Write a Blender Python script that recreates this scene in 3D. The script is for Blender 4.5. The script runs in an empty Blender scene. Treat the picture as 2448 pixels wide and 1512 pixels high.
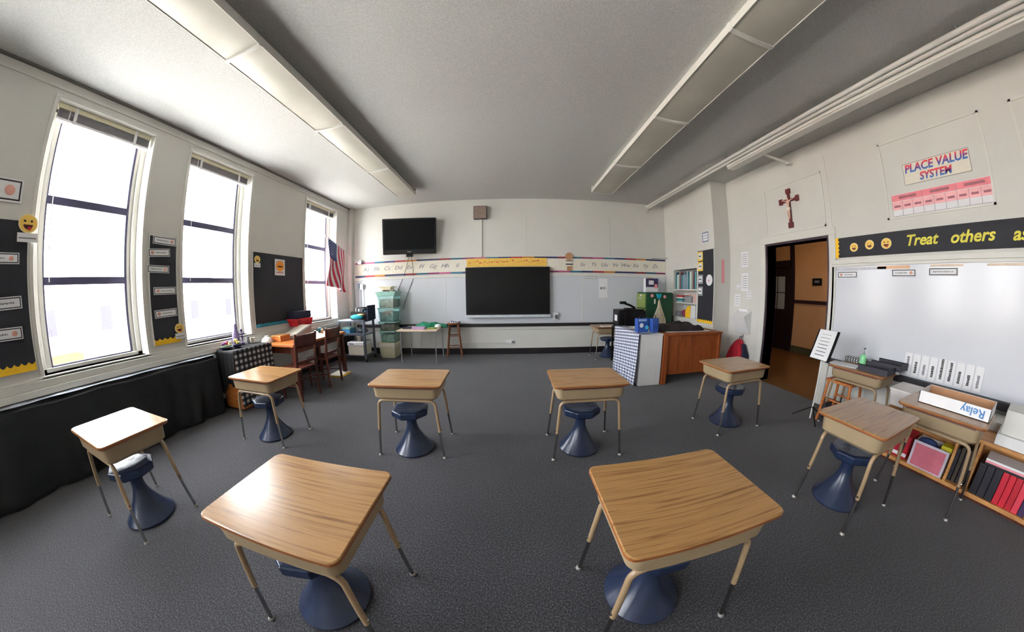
import bpy, math, random
from mathutils import Vector, Matrix, noise
random.seed(7)
C = bpy.context.scene.collection
PI = math.pi
R = math.radians

# ------------------------------------------------------------------ materials
def lin(c):
    return tuple(((v/255)/12.92 if v/255 <= .04045 else ((v/255+.055)/1.055)**2.4) for v in c) + (1,)
_m = {}
def nodes(name):
    m = bpy.data.materials.new(name); m.use_nodes = True
    nt = m.node_tree; b = nt.nodes['Principled BSDF']
    return m, nt, b
def mat(name, col, rough=.6, metal=0, var=.08, scale=18, bump=0, bscale=200, spec=.5, coord='Object'):
    """plain colour with a little procedural unevenness"""
    if name in _m: return _m[name]
    m, nt, b = nodes(name)
    b.inputs['Roughness'].default_value = rough; b.inputs['Metallic'].default_value = metal
    b.inputs['Specular IOR Level'].default_value = spec
    tc = nt.nodes.new('ShaderNodeTexCoord')
    n = nt.nodes.new('ShaderNodeTexNoise'); n.inputs['Scale'].default_value = scale; n.inputs['Detail'].default_value = 3
    nt.links.new(tc.outputs[coord], n.inputs['Vector'])
    r = nt.nodes.new('ShaderNodeValToRGB')
    c = lin(col)
    r.color_ramp.elements[0].position = .3; r.color_ramp.elements[1].position = .7
    r.color_ramp.elements[0].color = tuple(v*(1-var) for v in c[:3])+(1,)
    r.color_ramp.elements[1].color = tuple(min(1, v*(1+var)) for v in c[:3])+(1,)
    nt.links.new(n.outputs['Fac'], r.inputs['Fac']); nt.links.new(r.outputs['Color'], b.inputs['Base Color'])
    if bump:
        n2 = nt.nodes.new('ShaderNodeTexNoise'); n2.inputs['Scale'].default_value = bscale; n2.inputs['Detail'].default_value = 4
        nt.links.new(tc.outputs[coord], n2.inputs['Vector'])
        bp = nt.nodes.new('ShaderNodeBump'); bp.inputs['Strength'].default_value = bump; bp.inputs['Distance'].default_value = .01
        nt.links.new(n2.outputs['Fac'], bp.inputs['Height']); nt.links.new(bp.outputs['Normal'], b.inputs['Normal'])
    _m[name] = m
    return m
def wood(name, c1, c2, rough=.35, scale=(1.6, 26, 26), fine=True, coat=0):
    m, nt, b = nodes(name)
    b.inputs['Roughness'].default_value = rough
    b.inputs['Coat Weight'].default_value = coat; b.inputs['Coat Roughness'].default_value = .25
    tc = nt.nodes.new('ShaderNodeTexCoord'); mp = nt.nodes.new('ShaderNodeMapping')
    mp.inputs['Scale'].default_value = scale
    nt.links.new(tc.outputs['Object'], mp.inputs['Vector'])
    n = nt.nodes.new('ShaderNodeTexNoise'); n.inputs['Scale'].default_value = 1.6; n.inputs['Detail'].default_value = 5
    n.inputs['Distortion'].default_value = .9
    nt.links.new(mp.outputs['Vector'], n.inputs['Vector'])
    r = nt.nodes.new('ShaderNodeValToRGB')
    e = r.color_ramp.elements
    e[0].position = .3; e[0].color = lin(c2); e[1].position = .52; e[1].color = lin(c1)
    x = e.new(.42); x.color = tuple((p*.4+q*.6) for p, q in zip(lin(c2), lin(c1)))
    nt.links.new(n.outputs['Fac'], r.inputs['Fac'])
    out = r.outputs['Color']
    if fine:
        mp2 = nt.nodes.new('ShaderNodeMapping'); mp2.inputs['Scale'].default_value = (scale[0]*3, scale[1]*9, scale[2]*9)
        nt.links.new(tc.outputs['Object'], mp2.inputs['Vector'])
        n2 = nt.nodes.new('ShaderNodeTexNoise'); n2.inputs['Scale'].default_value = 2; n2.inputs['Detail'].default_value = 2
        nt.links.new(mp2.outputs['Vector'], n2.inputs['Vector'])
        mr = nt.nodes.new('ShaderNodeMapRange'); mr.inputs['From Min'].default_value = .3; mr.inputs['From Max'].default_value = .7
        mr.inputs['To Min'].default_value = .82; mr.inputs['To Max'].default_value = 1.08
        nt.links.new(n2.outputs['Fac'], mr.inputs['Value'])
        mx = nt.nodes.new('ShaderNodeMix'); mx.data_type = 'RGBA'; mx.blend_type = 'MULTIPLY'; mx.inputs['Factor'].default_value = 1
        nt.links.new(out, mx.inputs['A']); nt.links.new(mr.outputs['Result'], mx.inputs['B'])
        out = mx.outputs['Result']
    nt.links.new(out, b.inputs['Base Color'])
    _m[name] = m
    return m
def gingham(name, dark, mid, light, p, ax1='Y', ax2='Z', skew=0):
    m, nt, b = nodes(name); b.inputs['Roughness'].default_value = .85
    tc = nt.nodes.new('ShaderNodeTexCoord'); sp = nt.nodes.new('ShaderNodeSeparateXYZ')
    nt.links.new(tc.outputs['Object'], sp.inputs[0])
    def M(op, a, bb=None):
        n = nt.nodes.new('ShaderNodeMath'); n.operation = op
        for i, v in enumerate((a, bb)):
            if v is None: continue
            if isinstance(v, (int, float)): n.inputs[i].default_value = v
            else: nt.links.new(v, n.inputs[i])
        return n.outputs[0]
    u = sp.outputs[ax1] if len(ax1) == 1 else M('ADD', sp.outputs['X'], sp.outputs['Y'])
    v = sp.outputs[ax2]
    if skew: v = M('ADD', v, M('MULTIPLY', u, skew))
    s1 = M('GREATER_THAN', M('FRACT', M('DIVIDE', u, p)), .5)
    s2 = M('GREATER_THAN', M('FRACT', M('DIVIDE', v, p)), .5)
    s = M('MULTIPLY', M('ADD', s1, s2), .5)
    r = nt.nodes.new('ShaderNodeValToRGB'); r.color_ramp.interpolation = 'CONSTANT'
    e = r.color_ramp.elements; e[0].position = 0; e[0].color = lin(dark); e[1].position = .8; e[1].color = lin(light)
    x = e.new(.3); x.color = lin(mid)
    nt.links.new(s, r.inputs['Fac']); nt.links.new(r.outputs['Color'], b.inputs['Base Color'])
    _m[name] = m
    return m
def glassmat(name, tint=(1, 1, 1), fac=.07, rough=.02):
    m = bpy.data.materials.new(name); m.use_nodes = True; nt = m.node_tree; nt.nodes.clear()
    o = nt.nodes.new('ShaderNodeOutputMaterial'); t = nt.nodes.new('ShaderNodeBsdfTransparent'); g = nt.nodes.new('ShaderNodeBsdfGlossy')
    t.inputs['Color'].default_value = tint+(1,); g.inputs['Roughness'].default_value = rough
    mx = nt.nodes.new('ShaderNodeMixShader'); mx.inputs[0].default_value = fac
    nt.links.new(t.outputs[0], mx.inputs[1]); nt.links.new(g.outputs[0], mx.inputs[2]); nt.links.new(mx.outputs[0], o.inputs[0])
    _m[name] = m
    return m
def emat(name, col, s):
    m, nt, b = nodes(name); b.inputs['Emission Color'].default_value = lin(col); b.inputs['Emission Strength'].default_value = s
    b.inputs['Base Color'].default_value = lin(col); _m[name] = m; return m

WALL = mat('white_wall_paint', (210, 209, 203), .7, var=.02, scale=3, bump=.05, bscale=60)
CEIL = mat('speckled_ceiling_plaster', (186, 187, 184), .9, var=.09, scale=60, bump=.35, bscale=110)
TRIM = mat('white_gloss_trim_paint', (214, 213, 206), .45, var=.03, scale=6)
BASE = mat('dark_baseboard_rubber', (26, 20, 24), .5, var=.2)
def carpet():
    m, nt, b = nodes('charcoal_loop_carpet'); b.inputs['Roughness'].default_value = .95; b.inputs['Specular IOR Level'].default_value = .25
    tc = nt.nodes.new('ShaderNodeTexCoord')
    n = nt.nodes.new('ShaderNodeTexNoise'); n.inputs['Scale'].default_value = 120; n.inputs['Detail'].default_value = 4; n.inputs['Roughness'].default_value = .75
    n2 = nt.nodes.new('ShaderNodeTexNoise'); n2.inputs['Scale'].default_value = 1.3; n2.inputs['Detail'].default_value = 3
    n3 = nt.nodes.new('ShaderNodeTexVoronoi'); n3.inputs['Scale'].default_value = 90
    for k in (n, n2, n3): nt.links.new(tc.outputs['Object'], k.inputs['Vector'])
    r = nt.nodes.new('ShaderNodeValToRGB'); e = r.color_ramp.elements
    e[0].position = .36; e[0].color = lin((32, 32, 35)); e[1].position = .66; e[1].color = lin((98, 96, 101))
    x = e.new(.5); x.color = lin((54, 54, 58))
    nt.links.new(n.outputs['Fac'], r.inputs['Fac'])
    mr = nt.nodes.new('ShaderNodeMapRange'); mr.inputs['From Min'].default_value = .3; mr.inputs['From Max'].default_value = .7
    mr.inputs['To Min'].default_value = .88; mr.inputs['To Max'].default_value = 1.08
    nt.links.new(n2.outputs['Fac'], mr.inputs['Value'])
    mx = nt.nodes.new('ShaderNodeMix'); mx.data_type = 'RGBA'; mx.blend_type = 'MULTIPLY'; mx.inputs['Factor'].default_value = 1
    nt.links.new(r.outputs['Color'], mx.inputs['A']); nt.links.new(mr.outputs['Result'], mx.inputs['B'])
    nt.links.new(mx.outputs['Result'], b.inputs['Base Color'])
    bp = nt.nodes.new('ShaderNodeBump'); bp.inputs['Strength'].default_value = .15; bp.inputs['Distance'].default_value = .003
    b.inputs['Sheen Weight'].default_value = .17; b.inputs['Sheen Roughness'].default_value = .5
    nt.links.new(n.outputs['Fac'], bp.inputs['Height']); nt.links.new(bp.outputs['Normal'], b.inputs['Normal'])
    return m
CARPET = carpet()
OAK = wood('oak_laminate', (168, 127, 80), (122, 86, 50), .24, scale=(1.5, 62, 62))
EDGE = mat('brown_desk_edge', (138, 80, 40), .4, var=.12)
BEIGE = mat('beige_desk_enamel', (150, 131, 102), .42, var=.05, scale=9)
TUBE = mat('beige_tube_enamel', (152, 128, 98), .3, var=.08)
CHROME = mat('chrome', (170, 168, 165), .22, 1, var=.05)
BLUEP = mat('navy_blue_plastic', (32, 44, 70), .26, var=.12, scale=7)
ORANGE_W = wood('honey_wood', (205, 122, 58), (160, 84, 34), .4)
DESK_W = wood('reddish_brown_wood', (152, 78, 34), (112, 52, 20), .42, scale=(14, 14, 1.2))
DARK_W = wood('dark_stained_wood', (92, 42, 26), (52, 22, 14), .4, scale=(20, 20, 2))
STOOL_W = wood('brown_stool_wood', (140, 88, 54), (100, 58, 32), .45, scale=(20, 20, 2))
SHELF_W = wood('golden_pine', (205, 148, 86), (168, 108, 56), .45, scale=(9, 1.4, 9))
BLACKPAPER = mat('black_bulletin_paper', (37, 38, 46), .75, var=.1, scale=3)
YELLOW = mat('yellow_border_card', (244, 192, 28), .6, var=.05)
TEAL = mat('teal_border_card', (30, 120, 145), .6, var=.1)
PAPER = mat('white_paper', (232, 232, 234), .7, var=.02)
CREAM = mat('cream_paper', (226, 220, 204), .7, var=.03)
INK = mat('black_ink', (32, 32, 38), .6)
GREYINK = mat('grey_ink', (120, 120, 128), .6)
REDINK = mat('red_ink', (186, 40, 52), .6)
PINK = mat('pink_paper', (232, 150, 160), .7, var=.05)
BLACKPL = mat('black_plastic', (16, 16, 19), .4, var=.1, spec=.3)
BLACKCL = mat('black_cloth', (22, 22, 27), .8, var=.25, scale=5, bump=.3, bscale=30)
SCREEN = mat('dark_screen_glass', (9, 9, 11), .3, var=.05, spec=.28)
WBOARD = mat('whiteboard_enamel', (206, 210, 216), .28, var=.01, scale=2)
SILVER = mat('silver_metal', (190, 192, 196), .32, .8, var=.05)
GREYM = mat('grey_enamel_metal', (92, 100, 112), .4, .2, var=.08)
WHITEPL = mat('white_plastic', (226, 226, 226), .4, var=.03)
BRONZE = mat('dark_window_bronze', (58, 56, 84), .45, var=.1)
GLASS = glassmat('window_glass')
TEALPL = mat('teal_tinted_plastic', (146, 190, 180), .3, var=.12)
TEALBAG = mat('turquoise_fabric', (20, 165, 185), .7, var=.15)
CARD = mat('cardboard', (176, 132, 98), .8, var=.08)
CREAMPL = mat('cream_plastic', (214, 208, 178), .5, var=.05)
RED = mat('red_plastic', (200, 24, 40), .45, var=.12)
REDCL = mat('red_fabric', (176, 22, 42), .8, var=.2, bump=.3, bscale=50)
NAVY = mat('navy_fabric', (30, 34, 62), .8, var=.2)
DGREEN = mat('dark_green_enamel', (22, 74, 48), .4, var=.1)
OLIVE = mat('olive_and_lit_green', (128, 146, 74), .4, var=.08)  # booklet olive, and cabinet green with window light mixed in
BLUEBAG = mat('royal_blue_bag', (34, 76, 158), .5, var=.25, scale=14)
TAN = mat('tan_hall_paint', (206, 156, 108), .7, var=.03, scale=2)
HALLFLOOR = mat('brown_hall_floor', (120, 82, 44), .35, var=.12, scale=3)
LENS = mat('frosted_light_lens', (182, 180, 168), .45, var=.10, scale=2.2)
SKIN = mat('yellow_face_card', (238, 196, 92), .6, var=.06)
FIGURE = mat('pale_figure_resin', (214, 178, 156), .5, var=.05)
CRUX = mat('dark_red_wood', (96, 26, 30), .5, var=.2)
SPEAKERC = mat('brown_speaker_cloth', (122, 106, 96), .85, var=.15, bump=.3, bscale=300)
PURPLE = mat('lavender_resin', (120, 108, 160), .5, var=.1)
GREYPL = mat('grey_plastic', (150, 152, 154), .45, var=.06)
LBLUE = mat('pale_blue_plastic', (70, 150, 200), .45, var=.1)
GREEN = mat('green_fabric', (24, 120, 88), .8, var=.25, scale=12)
CITYW = mat('pale_brick', (222, 214, 206), .8, var=.05)
CITYD = mat('street_window', (40, 40, 58), .9, spec=0)
ASPH = mat('street_concrete', (226, 224, 220), .9, var=.1, scale=.5)
GING_L = gingham('black_gingham', (24, 22, 28), (62, 58, 64), (196, 190, 190), .072, 'XY', 'Z')
GING_R = gingham('blue_white_check', (44, 48, 74), (158, 164, 186), (240, 242, 246), .048, 'XY', 'Z', .12)
FLAGRED = mat('flag_red', (196, 40, 70), .75); FLAGBLUE = mat('flag_blue', (44, 58, 120), .75); FLAGWHITE = mat('flag_white', (240, 236, 240), .75)

# ------------------------------------------------------------------ geometry
class MB:
    def __init__(s): s.v = []; s.f = []; s.mi = []; s.cur = 0
    def add(s, vs, fs):
        o = len(s.v); s.v += [tuple(v) for v in vs]; s.f += [tuple(i+o for i in f) for f in fs]; s.mi += [s.cur]*len(fs); return s
    def m(s, i): s.cur = i; return s
    def box(s, x0, x1, y0, y1, z0, z1):
        return s.add([(x0,y0,z0),(x1,y0,z0),(x1,y1,z0),(x0,y1,z0),(x0,y0,z1),(x1,y0,z1),(x1,y1,z1),(x0,y1,z1)],
                     [(0,3,2,1),(4,5,6,7),(0,1,5,4),(1,2,6,5),(2,3,7,6),(3,0,4,7)])
    def loft(s, rings, caps=True, closed=True):
        n = len(rings[0]); vs = [p for r in rings for p in r]; fs = []
        for k in range(len(rings)-1):
            for i in range(n if closed else n-1):
                j = (i+1) % n
                fs.append((k*n+i, k*n+j, (k+1)*n+j, (k+1)*n+i))
        if caps: fs.append(tuple(reversed(range(n)))); fs.append(tuple(range((len(rings)-1)*n, len(rings)*n)))
        return s.add(vs, fs)
    def prism(s, poly, z0, z1): return s.loft([[(x, y, z0) for x, y in poly], [(x, y, z1) for x, y in poly]])
    def lathe(s, prof, n=28, c=(0, 0, 0)):
        return s.loft([[(c[0]+r*math.cos(2*PI*i/n), c[1]+r*math.sin(2*PI*i/n), c[2]+z) for i in range(n)] for r, z in prof])
    def cyl(s, a, b, r0, r1=None, n=12):
        r1 = r0 if r1 is None else r1
        a, b = Vector(a), Vector(b); d = (b-a).normalized()
        u = d.cross(Vector((0, 0, 1)) if abs(d.z) < .9 else Vector((1, 0, 0))).normalized(); w = d.cross(u)
        return s.loft([[tuple(p + (u*math.cos(-2*PI*i/n)+w*math.sin(-2*PI*i/n))*-r) for i in range(n)][::-1] for p, r in ((a, r0), (b, r1))])
    def tube(s, pts, r, n=10):
        pts = [Vector(p) for p in pts]; rings = []; up = None
        for i, p in enumerate(pts):
            d = (pts[min(i+1, len(pts)-1)]-pts[max(i-1, 0)]).normalized()
            if up is None: up = d.cross(Vector((0, 0, 1)) if abs(d.z) < .9 else Vector((1, 0, 0))).normalized()
            up = (up - d*up.dot(d)).normalized(); w = d.cross(up)
            rr = r[i] if isinstance(r, (list, tuple)) else r
            rings.append([tuple(p+(up*math.cos(2*PI*k/n)+w*math.sin(2*PI*k/n))*rr) for k in range(n)])
        return s.loft(rings)
    def sph(s, c, rx, ry=None, rz=None, n=14, m=8):
        ry = ry or rx; rz = rz or rx; prof = []
        for j in range(m+1):
            t = -PI/2+PI*j/m; prof.append((max(math.cos(t), .02), math.sin(t)))
        return s.loft([[(c[0]+rx*q*math.cos(2*PI*i/n), c[1]+ry*q*math.sin(2*PI*i/n), c[2]+rz*z) for i in range(n)] for q, z in prof])
    def disc(s, cx, cz, r, y0, y1, n=22, rx=None):      # a disc standing in the xz plane, facing -y
        rx = rx or r
        a = [(cx+rx*math.cos(2*PI*i/n), y1, cz+r*math.sin(2*PI*i/n)) for i in range(n)]
        b = [(x, y0, z) for x, y, z in a]
        return s.loft([a, b])
    def xz(s, poly, y0, y1):                            # polygon in xz extruded along y
        return s.loft([[(x, y1, z) for x, z in poly], [(x, y0, z) for x, z in poly]])
    def yz(s, poly, x0, x1):
        return s.loft([[(x0, y, z) for y, z in poly], [(x1, y, z) for y, z in poly]])
    def grid(s, fn, nu, nv):
        vs = [fn(i/nu, j/nv) for j in range(nv+1) for i in range(nu+1)]
        fs = [(j*(nu+1)+i, j*(nu+1)+i+1, (j+1)*(nu+1)+i+1, (j+1)*(nu+1)+i) for j in range(nv) for i in range(nu)]
        return s.add(vs, fs)
    def build(s, name, mats, parent=None, bevel=0, smooth=False, solid=0, label=None, loc=None, rot=None):
        me = bpy.data.meshes.new(name); me.from_pydata(s.v, [], s.f)
        if not isinstance(mats, (list, tuple)): mats = [mats]
        for m in mats: me.materials.append(m)
        if len(mats) > 1: me.polygons.foreach_set('material_index', s.mi)
        me.update()
        import bmesh
        bm = bmesh.new(); bm.from_mesh(me); bmesh.ops.recalc_face_normals(bm, faces=bm.faces); bm.to_mesh(me); bm.free()
        if smooth:
            me.polygons.foreach_set('use_smooth', [True]*len(me.polygons))
            try: me.set_sharp_from_angle(angle=R(38))
            except Exception: pass
        o = bpy.data.objects.new(name, me); C.objects.link(o)
        if parent: o.parent = parent
        if loc: o.location = loc
        if rot: o.rotation_euler = rot
        if solid:
            md = o.modifiers.new('thickness', 'SOLIDIFY'); md.thickness = solid
        if bevel:
            md = o.modifiers.new('bevel', 'BEVEL'); md.width = bevel; md.segments = 2; md.limit_method = 'ANGLE'
        if label: o['label'] = label
        return o
def rrect(hx, hy, r, n=5, cx=0, cy=0):
    p = []
    for sx, sy, a0 in ((1, 1, 0), (-1, 1, 90), (-1, -1, 180), (1, -1, 270)):
        for k in range(n+1):
            a = R(a0+90*k/n); p.append((cx+sx*(hx-r)+r*math.cos(a), cy+sy*(hy-r)+r*math.sin(a)))
    return p
def thing(name, label, cat, loc=(0, 0, 0), rotz=0, group=None):
    o = bpy.data.objects.new(name, None); C.objects.link(o); o.empty_display_size = .05
    o.location = loc; o.rotation_euler = (0, 0, rotz); o['label'] = label; o['category'] = cat
    if group: o['group'] = group
    return o
def tag(o, label, cat, group=None, loc=None, rotz=None):
    o['label'] = label; o['category'] = cat
    if group: o['group'] = group
    if loc: o.location = loc
    if rotz is not None: o.rotation_euler = (0, 0, rotz)
    return o
def struct(mb, name, m, **k):
    o = mb.build(name, m, **k); o['kind'] = 'structure'; return o
def dup(root, label, loc, rotz=0, group=None):
    r = root.copy(); C.objects.link(r); r.location = loc; r.rotation_euler = (0, 0, rotz); r['label'] = label
    if group: r['group'] = group
    for ch in list(root.children):
        c = ch.copy(); C.objects.link(c); c.parent = r
        for g in list(ch.children):
            d = g.copy(); C.objects.link(d); d.parent = c
    return r
def text(s, size, m, parent=None, name='lettering', loc=(0, 0, 0), shear=0, ext=.0015, rot=0, bold=0, ax='CENTER', sx=1):
    """lettering standing in the local xz plane, facing -y"""
    cu = bpy.data.curves.new(name, 'FONT'); cu.body = s; cu.size = size; cu.shear = shear; cu.extrude = ext; cu.offset = bold
    cu.align_x = ax; cu.align_y = 'CENTER'; cu.resolution_u = 3
    t = bpy.data.objects.new('tmp', cu)
    C.objects.link(t); dg = bpy.context.evaluated_depsgraph_get(); dg.update()
    me = bpy.data.meshes.new_from_object(t.evaluated_get(dg)); me.name = name
    bpy.data.objects.remove(t)
    me.transform(Matrix.Translation(loc) @ Matrix.Rotation(rot, 4, 'Y') @ Matrix.Rotation(PI/2, 4, 'X') @ Matrix.Scale(sx, 4, (1, 0, 0)))
    me.materials.clear()
    for q in (m if isinstance(m, (list, tuple)) else [m]): me.materials.append(q)
    o = bpy.data.objects.new(name, me); C.objects.link(o)
    if parent: o.parent = parent
    return o

# ------------------------------------------------------------------ room dimensions (metres; camera above the origin)
XL, XR, YF, YB, H = -3.72, 3.92, 5.67, -4.2, 3.37
def wl(wall, u, z, off=0.002):
    """location and turn of a thing hung on a wall; its local -y faces into the room"""
    if wall == 'front': return (u, YF-off, z), 0
    if wall == 'left': return (XL+off, u, z), PI/2
    if wall == 'right': return (XR-off, u, z), -PI/2
    if wall == 'pillar': return (3.55-off, u, z), -PI/2

# floor / ceiling
struct(MB().box(XL-.1, XR+.02, YB-.1, YF+.1, -.1, 0), 'floor', CARPET)
struct(MB().box(XL-.1, XR+.1, YB-.1, YF+.1, H, H+.15), 'ceiling', CEIL)
# left wall with window openings
WIN = [(-3.25, -2.27), (-1.8, -.82), (.44, 1.42), (1.89, 2.87), (4.12, 5.08)]
ZS, ZT = .88, 3.18
mb = MB(); T = .3
mb.box(XL-T, XL, YB-.1, YF+.1, -.1, ZS); mb.box(XL-T, XL, YB-.1, YF+.1, ZT, H)
y = YB-.1
for a, b in WIN:
    mb.box(XL-T, XL, y, a, ZS, ZT); y = b
mb.box(XL-T, XL, y, YF+.1, ZS, ZT)
struct(mb, 'wall_left', WALL)
struct(MB().box(XL-.3, XR+.3, YB-.3, YB, -.1, H), 'wall_back', WALL)
struct(MB().box(XL-.3, XR+.3, YF, YF+.2, -.1, H), 'wall_front', WALL)
# right wall with the doorway and, nearer the front, the thicker part with the bookcase niche and pillar
D0, D1, DZ = 2.13, 3.12, 2.09
mb = MB(); mb.box(XR, XR+.2, YB-.1, D0, -.1, H); mb.box(XR, XR+.2, D0, D1, DZ, H); mb.box(XR, XR+.2, D1, YF+.1, -.1, H)
struct(mb, 'wall_right', WALL)
mb = MB()
NY0, NY1, NZ0, NZ1 = 4.52, 5.33, .83, 1.83
mb.box(3.6, XR, 4.41, NY0, 0, H); mb.box(3.6, XR, NY1, YF, 0, H)
mb.box(3.6, XR, NY0, NY1, 0, NZ0); mb.box(3.6, XR, NY0, NY1, NZ1, H); mb.box(3.88, XR, NY0, NY1, NZ0, NZ1)
struct(mb, 'wall_front_right', WALL)
struct(MB().box(3.55, XR, 3.96, 4.41, 0, H), 'trim_10', WALL, bevel=.004)
# crown, ledges and baseboards
struct(MB().box(XL, XL+.03, YB, YF, H-.02, H-.001), 'trim_1', mat('grey_crown_paint', (110, 108, 104), .6)); struct(MB().box(XL, XL+.012, YB, YF, H-.11, H-.09), 'trim_11', TRIM)
mb = MB(); mb.box(XL, XL+.03, YB, 5.1, .86, .885); mb.box(XL, XL+.045, YB, 5.1, .80, .86); mb.box(XL, XL+.065, YB, 5.1, .745, .80)
struct(mb, 'trim_2', TRIM, bevel=.004)
struct(MB().box(XL, 3.6, YF-.02, YF, 0, .13), 'baseboard_front', BASE)
struct(MB().box(XR-.015, XR, YB, D0-.1, 0, .12).box(XR-.015, XR, D1+.1, 3.96, 0, .12), 'baseboard_right', BASE)
struct(MB().box(XL, XL+.015, YB, YF, 0, .12), 'baseboard_left', BASE)
struct(MB().box(XL, XL+.10, YF-.12, YF, 0, H), 'trim_3', WALL, bevel=.01)
struct(MB().box(3.2, 3.6, YF-.10, YF, 2.115, 2.14), 'trim_4', TRIM, bevel=.003)
# door frame
struct(MB().box(XR-.012, XR+.21, D1, D1+.03, 0, DZ).box(XR-.012, XR+.21, D0-.03, D0, 0, DZ).box(XR-.012, XR+.21, D0-.03, D1+.03, DZ, DZ+.03), 'trim_5', mat('dark_door_jamb', (52, 34, 48), .5))
struct(MB().box(XR-.03, XR, D1+.03, D1+.12, 0, DZ+.03).box(XR-.03, XR, D0-.12, D0-.03, 0, DZ+.03).box(XR-.03, XR, D0-.12, D1+.12, DZ+.03, DZ+.12), 'trim_6', TRIM, bevel=.004)
# raised panel mouldings on the right wall
mb = MB()
def panel(y0, y1, z0, z1, w=.02, t=.012):
    mb.box(XR-t, XR, y0, y1, z0, z0+w); mb.box(XR-t, XR, y0, y1, z1-w, z1); mb.box(XR-t, XR, y0, y0+w, z0, z1); mb.box(XR-t, XR, y1-w, y1, z0, z1)
panel(2.13, 3.12, 2.24, 2.96); panel(.345, 1.365, 2.19, 3.02); panel(-1.0, .08, 2.19, 3.02); panel(-2.4, -1.35, 2.19, 3.02)
mb.box(XR-.01, XR, 2.05, 2.065, 2.1, 3.15); mb.box(XR-.01, XR, 3.3, 3.9, 2.19, 2.2); mb.box(XR-.006, XR, 3.3, 3.9, .63, .64)
struct(mb, 'trim_7', TRIM)
# sheet joints of the front wall
mb = MB(); mb.box(3.0, 3.6, YF-.004, YF, 1.93, 1.935)
for x in (.35, 2.2): mb.box(x, x+.006, YF-.004, YF, 2.12, 3.0)
struct(mb, 'trim_8', mat('joint_shadow_grey', (176, 174, 168), .7))

# windows
for i, (a, b) in enumerate(WIN):
    w = thing('window_%d' % (i+1), '', '', (XL, (a+b)/2, ZS)); del w['label']; del w['category']; w['kind'] = 'structure'
    hw = (b-a)/2; h = ZT-ZS; X = -.2
    f = MB(); f.box(X-.06, X+.03, -hw, -hw+.05, 0, h); f.box(X-.06, X+.03, hw-.05, hw, 0, h); f.box(X-.06, X+.03, -hw, hw, h-.06, h); f.box(X-.06, X+.03, -hw, hw, 0, .035)
    f.box(X-.06, X, -hw+.05, -hw+.10, .03, h-.06); f.box(X-.06, X, hw-.09, hw-.05, .03, h-.06)
    f.build('window_frame', TRIM, w, bevel=.004)
    s_ = MB()
    s_.box(X-.03, X+.0, -hw+.10, hw-.1, 1.435, 1.51); s_.box(X-.03, X+.0, -hw+.10, hw-.1, .735, .805)
    s_.box(X-.02, X+.005, hw-.115, hw-.09, .04, h-.1); s_.box(X-.02, X+.005, -hw+.10, -hw+.112, .04, h-.1); s_.box(X-.02, X+.005, -hw+.1, hw-.1, .035, .05)
    s_.build('sash_rail', BRONZE, w, bevel=.003)
    MB().box(X-.015, X-.01, -hw+.1, hw-.1, .05, h-.06).build('pane', GLASS, w)
    MB().box(-.3, .03, -hw-.03, hw+.03, -.03, 0).build('window_sill', TRIM, w, bevel=.006)
    c = MB(); t = .035
    c.box(-.01, .015, -hw-t, -hw, -.03, h); c.box(-.01, .015, hw, hw+t, -.03, h); c.box(-.01, .015, -hw-t, hw+t, h, h+t)
    c.build('casing', TRIM, w, bevel=.003)
    if i > 0:
        lab = {1: 'raised white slatted blind at the top of the window behind the viewer', 2: 'raised slatted blind bunched at the top of the nearest tall window', 3: 'raised slatted blind at the top of the middle window, between the two wide black boards', 4: 'raised slatted blind at the top of the window beside the flag'}[i]
        bl = thing('window_blind', lab, 'blind', (XL-.09, (a+b)/2, ZT), 0, None)
        MB().box(-.03, .03, -hw+.02, hw-.02, -.05, -.004).build('headrail', CREAMPL, bl, bevel=.003)
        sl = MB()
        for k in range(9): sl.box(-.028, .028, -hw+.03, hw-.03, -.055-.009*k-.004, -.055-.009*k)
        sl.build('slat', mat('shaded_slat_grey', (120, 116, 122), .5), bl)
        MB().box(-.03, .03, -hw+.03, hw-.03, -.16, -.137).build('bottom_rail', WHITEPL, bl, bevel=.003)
        for yy in (-hw*.62, hw*.62):
            MB().box(-.034, .034, yy-.014, yy+.014, -.165, -.005).build('ladder_tape', WHITEPL, bl)
        MB().cyl((.045, -hw+.13, -.06), (.05, -hw+.13, -1.55), .004, n=6).build('wand', WHITEPL, bl)
    lt = bpy.data.lights.new('window_portal', 'AREA'); lt.shape = 'RECTANGLE'; lt.size = h; lt.size_y = b-a
    try: lt.cycles.is_portal = True
    except Exception: pass
    lo = bpy.data.objects.new('window_portal', lt); C.objects.link(lo); lo.location = (XL-.29, (a+b)/2, (ZS+ZT)/2); lo.rotation_euler = (0, -PI/2, 0)

# outside: street and the building across it
o = MB().box(-70, -4.2, -60, 70, -5.2, -5).build('street', ASPH); o['kind'] = 'structure'
bd = thing('apartment_building', 'pale building across the street seen through the windows', 'building', (-24, 8, -5))
MB().box(-6, 0, -26, 26, 0, 7.4).build('facade', CITYW, bd)
MB().box(-6.2, .2, -26.2, 26.2, 7.4, 7.7).build('roof', CITYW, bd)
for k in range(16):
    MB().box(.0, .06, -24+k*3.2, -23.35+k*3.2, 5.2, 6.6).build('window', CITYD, bd)
MB().box(0, 1.5, -5.6, -3.2, 0, 4.2).build('brick_porch', mat('red_brick', (112, 44, 34), .9, var=.2, spec=0), bd)

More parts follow.
